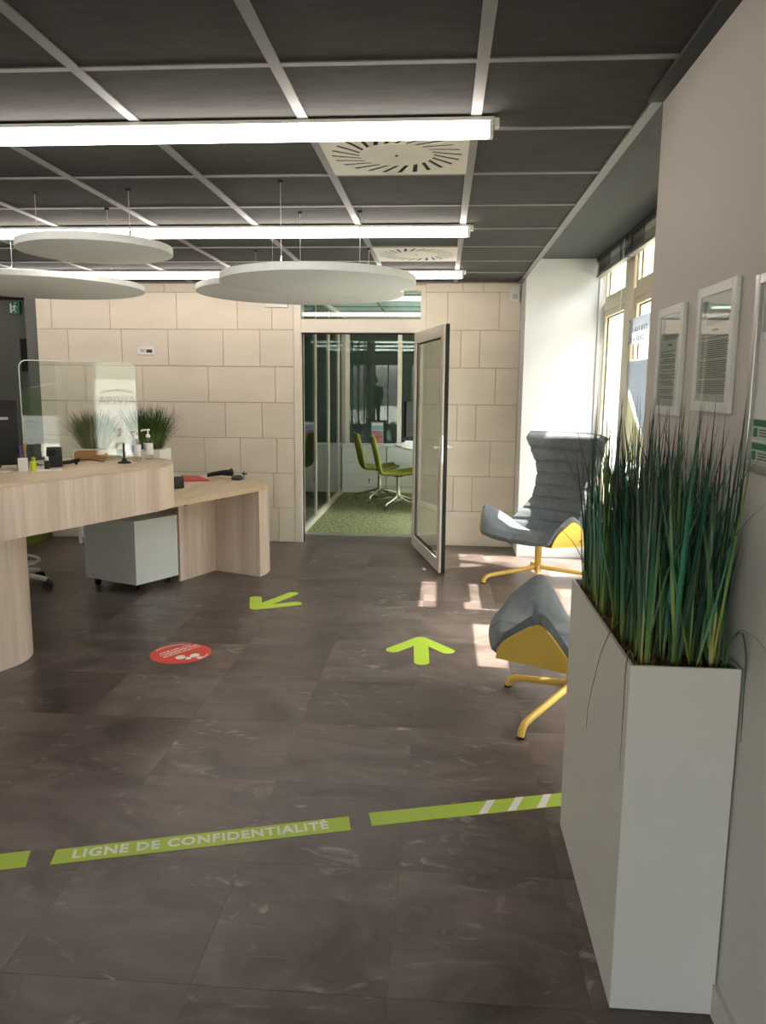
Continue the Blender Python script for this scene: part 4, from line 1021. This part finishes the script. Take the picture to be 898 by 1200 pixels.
MB().tube([(-1.765, 6.41, ZD+.058), (-1.745, 6.405, ZD+.074)], .016, 8).build('window', M['grille'], hs_)
pm = thing('computer_mouse', (-1.66, 6.31, ZD), 'dark grey mouse-like pad device with a small clip on the low desk', 'mouse')
MB().lathe([(.045, 0), (.05, .012), (.045, .028), (.025, .038), (.006, .04)], (-1.68, 6.32, ZD), 20).build('body', M['grille'], pm, smooth='auto')
MB().tube([(-1.625, 6.33, ZD+.005), (-1.625, 6.33, ZD+.075)], .004, 6).tube([(-1.64, 6.33, ZD+.05), (-1.60, 6.32, ZD+.048)], .007, 6).build('clip', M['inkdark'], pm)

# fine grass in white pots behind the counter, standing on the low desk
def colored(b, cols, name, material, parent, smooth=False, local=False):
    o = b.build(name, material, parent, smooth=smooth, local=local)
    ca = o.data.color_attributes.new('Col', 'FLOAT_COLOR', 'POINT')
    for i, c in enumerate(cols): ca.data[i].color = c
    return o
def blade_into(b, cols, base, az, lean, L, w, bend, c0, c1, c2, n=6, twist=0, droop=0):
    """one flat blade with a shallow keel: narrow foot, wide third, pointed tip"""
    p = Vector(base); d = Vector((cos(az), sin(az), 0)); side = Vector((-sin(az+twist), cos(az+twist), 0))
    th = lean; seg = L/n; i0 = len(b.v); vs = []
    for k in range(n+1):
        f = k/n; ww = w*(.55+.9*f if f < .35 else .865*(1-((f-.35)/.65)**1.6)+.02)/.9
        vs += [p-side*ww/2, p+side*ww/2]
        c = [c0[i]*(1-min(1, f*3))+c1[i]*min(1, f*3) if f < .34 else c1[i]*(1-(f-.34)/.66)+c2[i]*(f-.34)/.66 for i in range(3)]+[1]
        cols += [c, c]
        th += bend/n+(droop/n if f > .45 else 0)
        p = p+(d*sin(th)+Vector((0, 0, 1))*cos(th))*seg
    b.add(vs, [(2*k, 2*k+1, 2*k+3, 2*k+2) for k in range(n)])
LC = lambda h: lin(h)[:3]
def potted(x, y, label, rgen, n=1000, rad_=.14):
    t = thing('potted_grass', (x, y, ZD), label, 'plant', 'grass pots behind the counter')
    MB().prism([(x-.13, y-.13), (x+.13, y-.13), (x+.13, y+.13), (x-.13, y+.13)], ZD, ZD+.27).build('pot', M['white'], t, bevel=.006)
    b, cols = MB(), []
    for i in range(n):
        a = rgen.uniform(0, 2*pi); r = rgen.uniform(0, .10)
        g = rgen.random(); c1 = [LC('3c5a22')[k]*(1-g)+LC('6d8a3a')[k]*g for k in range(3)]
        blade_into(b, cols, (x+r*cos(a), y+r*sin(a), ZD+.262), a+rgen.uniform(-.6, .6), rgen.uniform(.0, .55), rgen.uniform(.22, .40)*(1 if x > -2.5 else .88), .006, rgen.uniform(.1, .6), LC('4c5a20'), c1, LC('24401c'), n=5)
    o = colored(b, cols, 'grass', M['fine'], t); o['kind'] = 'stuff'
rg = random.Random(3)
potted(-2.31, 6.05, 'bushy green grass pot whose right half rises past the screen edge', rg)
potted(-2.74, 6.02, 'bushy green grass pot seen through the plexiglass screen', rg)

# ------------------------------------------------------------------ lounge chair and ottoman
def tent(v, pk):
    a = v/pk if v < pk else (1-v)/(1-pk)
    return max(0, 1.02-math.sqrt((1-a)**2+.045))
def flap_seat(root, Wd, y0, y1, zf, zb, hp, pk, flare, seams_v, seams_u, flat=.62, mtx=None):
    """padded seat whose two sides fold up into pointed wings, plus the yellow shell under it"""
    def P(u, v):
        au = abs(u); sg = 1 if u > 0 else -1
        wing = max(0, (au-flat)/(1-flat)); k = wing**1.15 if wing > 0 else 0
        tv = max(0, tent(v, pk))
        x = u*Wd + sg*flare*wing*tv
        y = y0+(y1-y0)*v + .03*au*au*(1-v)
        z = zf+(zb-zf)*v + hp*tv*k + .02*sst(au, flat-.2, flat+.1)*tv
        z -= .04*(1-sst(v, 0, .14))
        pad = 0
        if au < flat+.1:
            for s_ in seams_v: pad -= .016*math.exp(-((v-s_)/.030)**2)
        for s_ in seams_u: pad -= .014*math.exp(-((u-s_)/.040)**2)*(1-sst(v, .88, 1))
        return Vector((x, y, z+pad))
    o = grid(lambda u, v: P(u, v), 44, 34).build('seat_cushion', M['grey_fab'], root, smooth=True, local=True)
    sm = o.modifiers.new('pad', 'SOLIDIFY'); sm.thickness = .042; sm.offset = -1
    bv = o.modifiers.new('round', 'BEVEL'); bv.width = .019; bv.segments = 4; bv.limit_method = 'ANGLE'; bv.angle_limit = rad(60)
    b = MB(); rows = []; N = 30
    for j in range(N+1):
        v = .07+.91*j/N; row = []
        zc = zf+(zb-zf)*v-.070; tv = max(0, tent(v, pk))
        for sgn in (-1, 1):
            e = P(sgn, v); s_ = min(1, tv*1.4)
            zt = max(e.z-.034-.012*s_, zc+.002)
            q = [Vector((e.x+sgn*(.006+.010*s_), e.y, zt)), Vector((sgn*(Wd+.009-.02*tv), e.y, zc))]
            row += q if sgn < 0 else q[::-1]
        rows.append(row)
    b.add([p for r_ in rows for p in r_], [(j*4+i, j*4+i+1, (j+1)*4+i+1, (j+1)*4+i) for j in range(N) for i in range(3)])
    s2 = b.build('shell', M['yellow'], root, local=True)
    sm = s2.modifiers.new('thickness', 'SOLIDIFY'); sm.thickness = .010; sm.offset = 0
    if mtx is not None:
        o.matrix_local = mtx; s2.matrix_local = mtx
def star_base(root, legs, rleg, ztop, hub=(0, 0)):
    hx, hy = hub
    MB().tube([(hx, hy, .05), (hx, hy, ztop)], .027, 16).build('column', M['yellow'], root, smooth='auto', local=True)
    for a, L in legs:
        c, s_ = cos(rad(a)), sin(rad(a))
        l = MB().tube([(hx+.01*c, hy+.01*s_, .085), (hx+(L-.09)*c, hy+(L-.09)*s_, .062), (hx+(L-.035)*c, hy+(L-.035)*s_, .055), (hx+(L-.01)*c, hy+(L-.01)*s_, .036), (hx+L*c, hy+L*s_, .008)], [.017, .017, .017, .0165, .016], 12).build('leg', M['yellow'], root, smooth='auto', local=True)
        MB().lathe([(.019, 0), (.019, .008)], (hx+L*c, hy+L*s_, 0.0005), 12).build('foot', M['rubber'], l, local=True)

CHA = rad(-43)
lc = thing('lounge_chair', (.785, 6.162, 0), 'grey tufted high back lounge chair with yellow shell and star base', 'chair', rz=CHA)
flap_seat(lc, .325, -.37, .22, .405, .345, .20, .30, .10, (.33, .66), (0,))
def backrest(u, t_):
    w = .32*(1-sst(t_, 0, .42))+.235*sst(t_, 0, .42) if t_ < .45 else .235+.105*sst(t_, .45, 1.0)
    L = t_*.86; th = rad(17+7*sst(t_, .0, .35)-6*sst(t_, .6, 1))
    y = .125+L*sin(th); z = .345+L*cos(th)
    curl = (.13*(1-sst(t_, 0, .4))+.05*sst(t_, .2, .5)+.10*sst(t_, .55, 1))
    y -= curl*abs(u)**2.2
    if t_ > .9: y += .05*sst(t_, .9, 1); z -= .012*sst(t_, .93, 1)*2
    pad = 0
    for s_ in (.10, .21, .33, .45, .57, .69, .82): pad += .016*math.exp(-((t_-s_)/.014)**2)
    for s_ in (-.45, .1, .55):
        if .1 < t_ < .82: pad += .007*math.exp(-((u-s_-.12*sin(t_*21))/.05)**2)
    return (u*w, y+pad, z)
o = grid(backrest, 36, 90).build('backrest', M['grey_fab'], lc, smooth=True, local=True)
sm = o.modifiers.new('pad', 'SOLIDIFY'); sm.thickness = .065; sm.offset = -1
bv = o.modifiers.new('round', 'BEVEL'); bv.width = .024; bv.segments = 3; bv.limit_method = 'ANGLE'; bv.angle_limit = rad(60)
star_base(lc, [(210+43, .51), (345+43, .45), (92+43, .32), (263+43, .43)], .017, .35)

ot = thing('ottoman', (.60, 3.66, 0), 'grey tufted ottoman with yellow wings and legs beside the planter', 'footstool', rz=0)
oh = (.05, -.01)
star_base(ot, [(151, .33), (237, .52), (57, .45), (331, .40)], .017, .285, hub=oh)
flap_seat(ot, .33, -.29, .09, .365, .365, .20, .5, .075, (.5,), (0,), flat=.56,
          mtx=Matrix.Translation((-.12, -.06, .0)) @ Matrix.Rotation(rad(9), 4, 'Y') @ Matrix.Rotation(rad(-97), 4, 'Z'))

# ------------------------------------------------------------------ planter with tall grass
px0, px1, py0, py1, pz = .438, .684, 1.732, 2.545, .878
pt = thing('planter', ((px0+px1)/2, (py0+py1)/2, 0), 'tall white box planter of spiky green grass against the right wall', 'planter')
tk = .008
MB().box((px0, py0, .002), (px1, py0+tk, pz)).build('front_panel', M['planter'], pt, bevel=.0015)
MB().box((px0, py1-tk, .002), (px1, py1, pz)).build('back_panel', M['planter'], pt)
MB().box((px0, py0+tk, .002), (px0+tk, py1-tk, pz)).build('side_panel', M['planter'], pt)
MB().box((px1-tk, py0+tk, .002), (px1, py1-tk, pz)).build('side_panel', M['planter'], pt)
sb = MB(); nx, ny = 24, 70; rs_ = random.Random(5)
vs = []
for j in range(ny+1):
    for i in range(nx+1):
        vs.append((px0+tk+(px1-px0-2*tk)*i/nx, py0+tk+(py1-py0-2*tk)*j/ny, pz-.018+rs_.uniform(-.005, .008)))
sb.add(vs, [(j*(nx+1)+i, j*(nx+1)+i+1, (j+1)*(nx+1)+i+1, (j+1)*(nx+1)+i) for j in range(ny) for i in range(nx)])
sb.box((px0+tk, py0+tk, .3), (px1-tk, py1-tk, pz-.03))
so_ = sb.build('soil', M['soil'], pt); so_['kind'] = 'stuff'
rb = random.Random(11)
PAL = [('8a9a4a', '4f9070', '2f6a50'), ('a8a860', '86a070', '4a7a58'), ('6a7a3a', '3f8a6a', '2a5a48'), ('6c7a2a', '2e5a38', '1c3a26'), ('8f9a3a', '3f7a4c', '244a33'), ('3e5a28', '1f4a3a', '151f1c'), ('9aa043', '5c8a52', '2c4a38'), ('2c4a2c', '1c3e30', '17191a'), ('5a7038', '3a7a62', '20463c'), ('7a7a38', '2a4a2c', '20161c'), ('b0a858', '7a9a4a', '3a5a34')]
clumps = []
def press(b):                                # blades bend along the wall and over the frames instead of entering them
    for v in b.v: v.x = min(v.x, .6865 if v.z < 1.28 else .670)
for j in range(13):
    for i in range(4):
        clumps.append((px0+.046+i*.053+rb.uniform(-.012, .012), py0+.050+j*.059+rb.uniform(-.014, .014)))
mass, mcol = MB(), []
singles = 0
for ci, (cx_, cy_) in enumerate(clumps):
    near = cy_ < 2.1
    ns = 6
    for k in range(20):
        az = rb.uniform(0, 2*pi); edge_l = cx_ < px0+.08; edge_r = cx_ > px1-.07
        lean = abs(rb.gauss(0, .14))+.01
        L = rb.uniform(.28, .50) if rb.random() < .80 else rb.uniform(.48, .64)
        if cos(az) > 0 and edge_r: lean *= .45
        if cos(az) < .3 and edge_l: lean *= .4
        if cy_ > py1-.12 and sin(az) > 0: lean *= .5
        p = PAL[rb.randrange(len(PAL))]; dark = rb.random() < .22
        c0, c1, c2 = LC(p[0]), LC(p[1]), LC('17141a') if dark else LC(p[2])
        w = rb.uniform(.005, .009)+(.004 if rb.random() < .12 and near else 0)
        bend = rb.gauss(.06, .10); droop = rb.uniform(.6, 1.6) if rb.random() < .06 and not edge_r else 0
        bx, by = cx_+rb.gauss(0, .008), cy_+rb.gauss(0, .008)
        args = dict(az=az, lean=lean, L=L, w=w, bend=bend, c0=c0, c1=c1, c2=c2, n=7, twist=rb.uniform(-1.2, 1.2), droop=droop)
        if k < ns and singles < 295:
            b, cols = MB(), []; blade_into(b, cols, (bx, by, pz-.02), **args); press(b)
            colored(b, cols, 'grass_blade', M['blade'], pt); singles += 1
        else:
            blade_into(mass, mcol, (bx, by, pz-.02), **args)
press(mass)
o = colored(mass, mcol, 'grass', M['blade'], pt); o['kind'] = 'stuff'
# long stray blades that hang over the rim
def stray(pts, w, c):
    b, cols = MB(), []; pts = [Vector(p) for p in pts]
    from mathutils.geometry import interpolate_bezier
    q = []
    for i in range(len(pts)-1):
        t0_ = (pts[i+1]-pts[max(i-1, 0)])*.25; t1_ = (pts[min(i+2, len(pts)-1)]-pts[i])*.25
        q += interpolate_bezier(pts[i], pts[i]+t0_, pts[i+1]-t1_, pts[i+1], 7)[:-1]
    q.append(pts[-1]); vs = []
    for i, p in enumerate(q):
        ww = w*(1-.8*i/len(q)); d = Vector((.35, -.9, 0))
        s_ = Vector((.7, -.7, 0)).normalized(); vs += [p-s_*ww/2, p+s_*ww/2]; cols += [(*LC(c), 1)]*2
    b.add(vs, [(2*k, 2*k+1, 2*k+3, 2*k+2) for k in range(len(q)-1)])
    colored(b, cols, 'grass_blade', M['blade'], pt)
stray([(.475, 1.80, pz-.02), (.465, 1.79, .95), (.445, 1.785, .965), (.425, 1.90, .90), (.405, 1.98, .72), (.400, 2.0, .60)], .005, '5a6a48')
stray([(.455, 1.77, pz-.02), (.445, 1.76, .90), (.432, 1.745, .88), (.430, 1.74, .75), (.430, 1.74, .62)], .005, '4f6a4a')
stray([(.655, 1.78, pz-.02), (.675, 1.76, .95), (.682, 1.72, .93), (.681, 1.705, .82), (.681, 1.70, .72)], .008, '3f6a52')
stray([(.655, 1.76, pz-.02), (.665, 1.74, .955), (.675, 1.68, .975), (.682, 1.60, .96)], .004, '4f6a4a')
stray([(.470, 2.42, pz-.02), (.44, 2.42, .98), (.36, 2.40, 1.08), (.30, 2.38, 1.12)], .005, '4a6048')

# ------------------------------------------------------------------ two visitors behind the photographer, seen only mirrored in the office glass
def person(x, y, label, arm):
    t = thing('person', (x, y, 0), label, 'person')
    def skin(name, verts, edges, rs, m):
        me = bpy.data.meshes.new(name); me.from_pydata(verts, edges, []); o = bpy.data.objects.new(name, me); COL.objects.link(o); o.parent = t; ORG[o] = ORG[t]
        me.materials.append(m); s_ = o.modifiers.new('skin', 'SKIN')
        for v, r_ in zip(me.skin_vertices[0].data, rs): v.radius = r_ if isinstance(r_, tuple) else (r_, r_)
        me.skin_vertices[0].data[0].use_root = True
        q = o.modifiers.new('smooth', 'SUBSURF'); q.levels = q.render_levels = 1; s_.use_smooth_shade = True
    V = [(0,0,.98), (0,0,1.18), (0,0,1.38), (0,0,1.50), (-.19,0,1.42), (-.25,.02,1.14), (-.22,.14 if arm else .04,.92), (.19,0,1.42), (.25,.02,1.14), (.22,.20 if arm else .04,1.0 if arm else .9),
         (-.10,0,.90), (-.11,.01,.50), (-.11,-.02,.09), (.10,0,.90), (.11,.01,.50), (.11,-.02,.09), (-.11,.12,.045), (.11,.12,.045)]
    E_ = [(0,1),(1,2),(2,3),(2,4),(4,5),(5,6),(2,7),(7,8),(8,9),(0,10),(10,11),(11,12),(0,13),(13,14),(14,15),(12,16),(15,17)]
    skin('body', V, E_, [(.17,.12), (.16,.11), (.19,.12), .06, .065, .05, .04, .065, .05, .04, .09, .065, .045, .09, .065, .045, .04, .04], M['cloth'])
    h = MB().lathe([(.03, -.12), (.065, -.09), (.078, -.02), (.082, .04), (.07, .09), (.035, .12)], (0, .01, 1.66), 16).build('head', M['skin'], t, smooth=True, local=True)
    MB().lathe([(.084, .0), (.088, .05), (.076, .10), (.035, .132)], (0, 0, 1.66), 16).build('hair', M['hair'], h, smooth=True, local=True)
    MB().lathe([(.008, -.02), (.014, -.012), (.006, .02)], (0, .092, 1.65), 8).build('nose', M['skin'], h, local=True)
    for s_ in (-1, 1):
        hd = [(s_*.22, (.14 if s_ < 0 else .20) if arm else .04, .92 if s_ < 0 or not arm else 1.0)]
        bx = Vector(hd[0]); V2 = [tuple(bx), tuple(bx+Vector((0, .03, -.07)))]; E2 = [(0, 1)]; rr2 = [.03, .034]
        for k in range(4):
            a = len(V2); V2 += [tuple(bx+Vector((-.027+.018*k, .035, -.10))), tuple(bx+Vector((-.027+.018*k, .05, -.155+.006*abs(k-1.5))))]; E2 += [(1, a), (a, a+1)]; rr2 += [.009, .008]
        a = len(V2); V2 += [tuple(bx+Vector((-s_*.035, .05, -.06))), tuple(bx+Vector((-s_*.045, .07, -.09)))]; E2 += [(0, a), (a, a+1)]; rr2 += [.011, .009]
        skin('hand', V2, E2, rr2, M['skin'])
person(-2.27, -3.9, 'person in dark clothes standing, mirrored in the office glass beside the mullion', True)
person(-3.12, -3.9, 'person in dark clothes standing, mirrored at the left of the office glass', False)
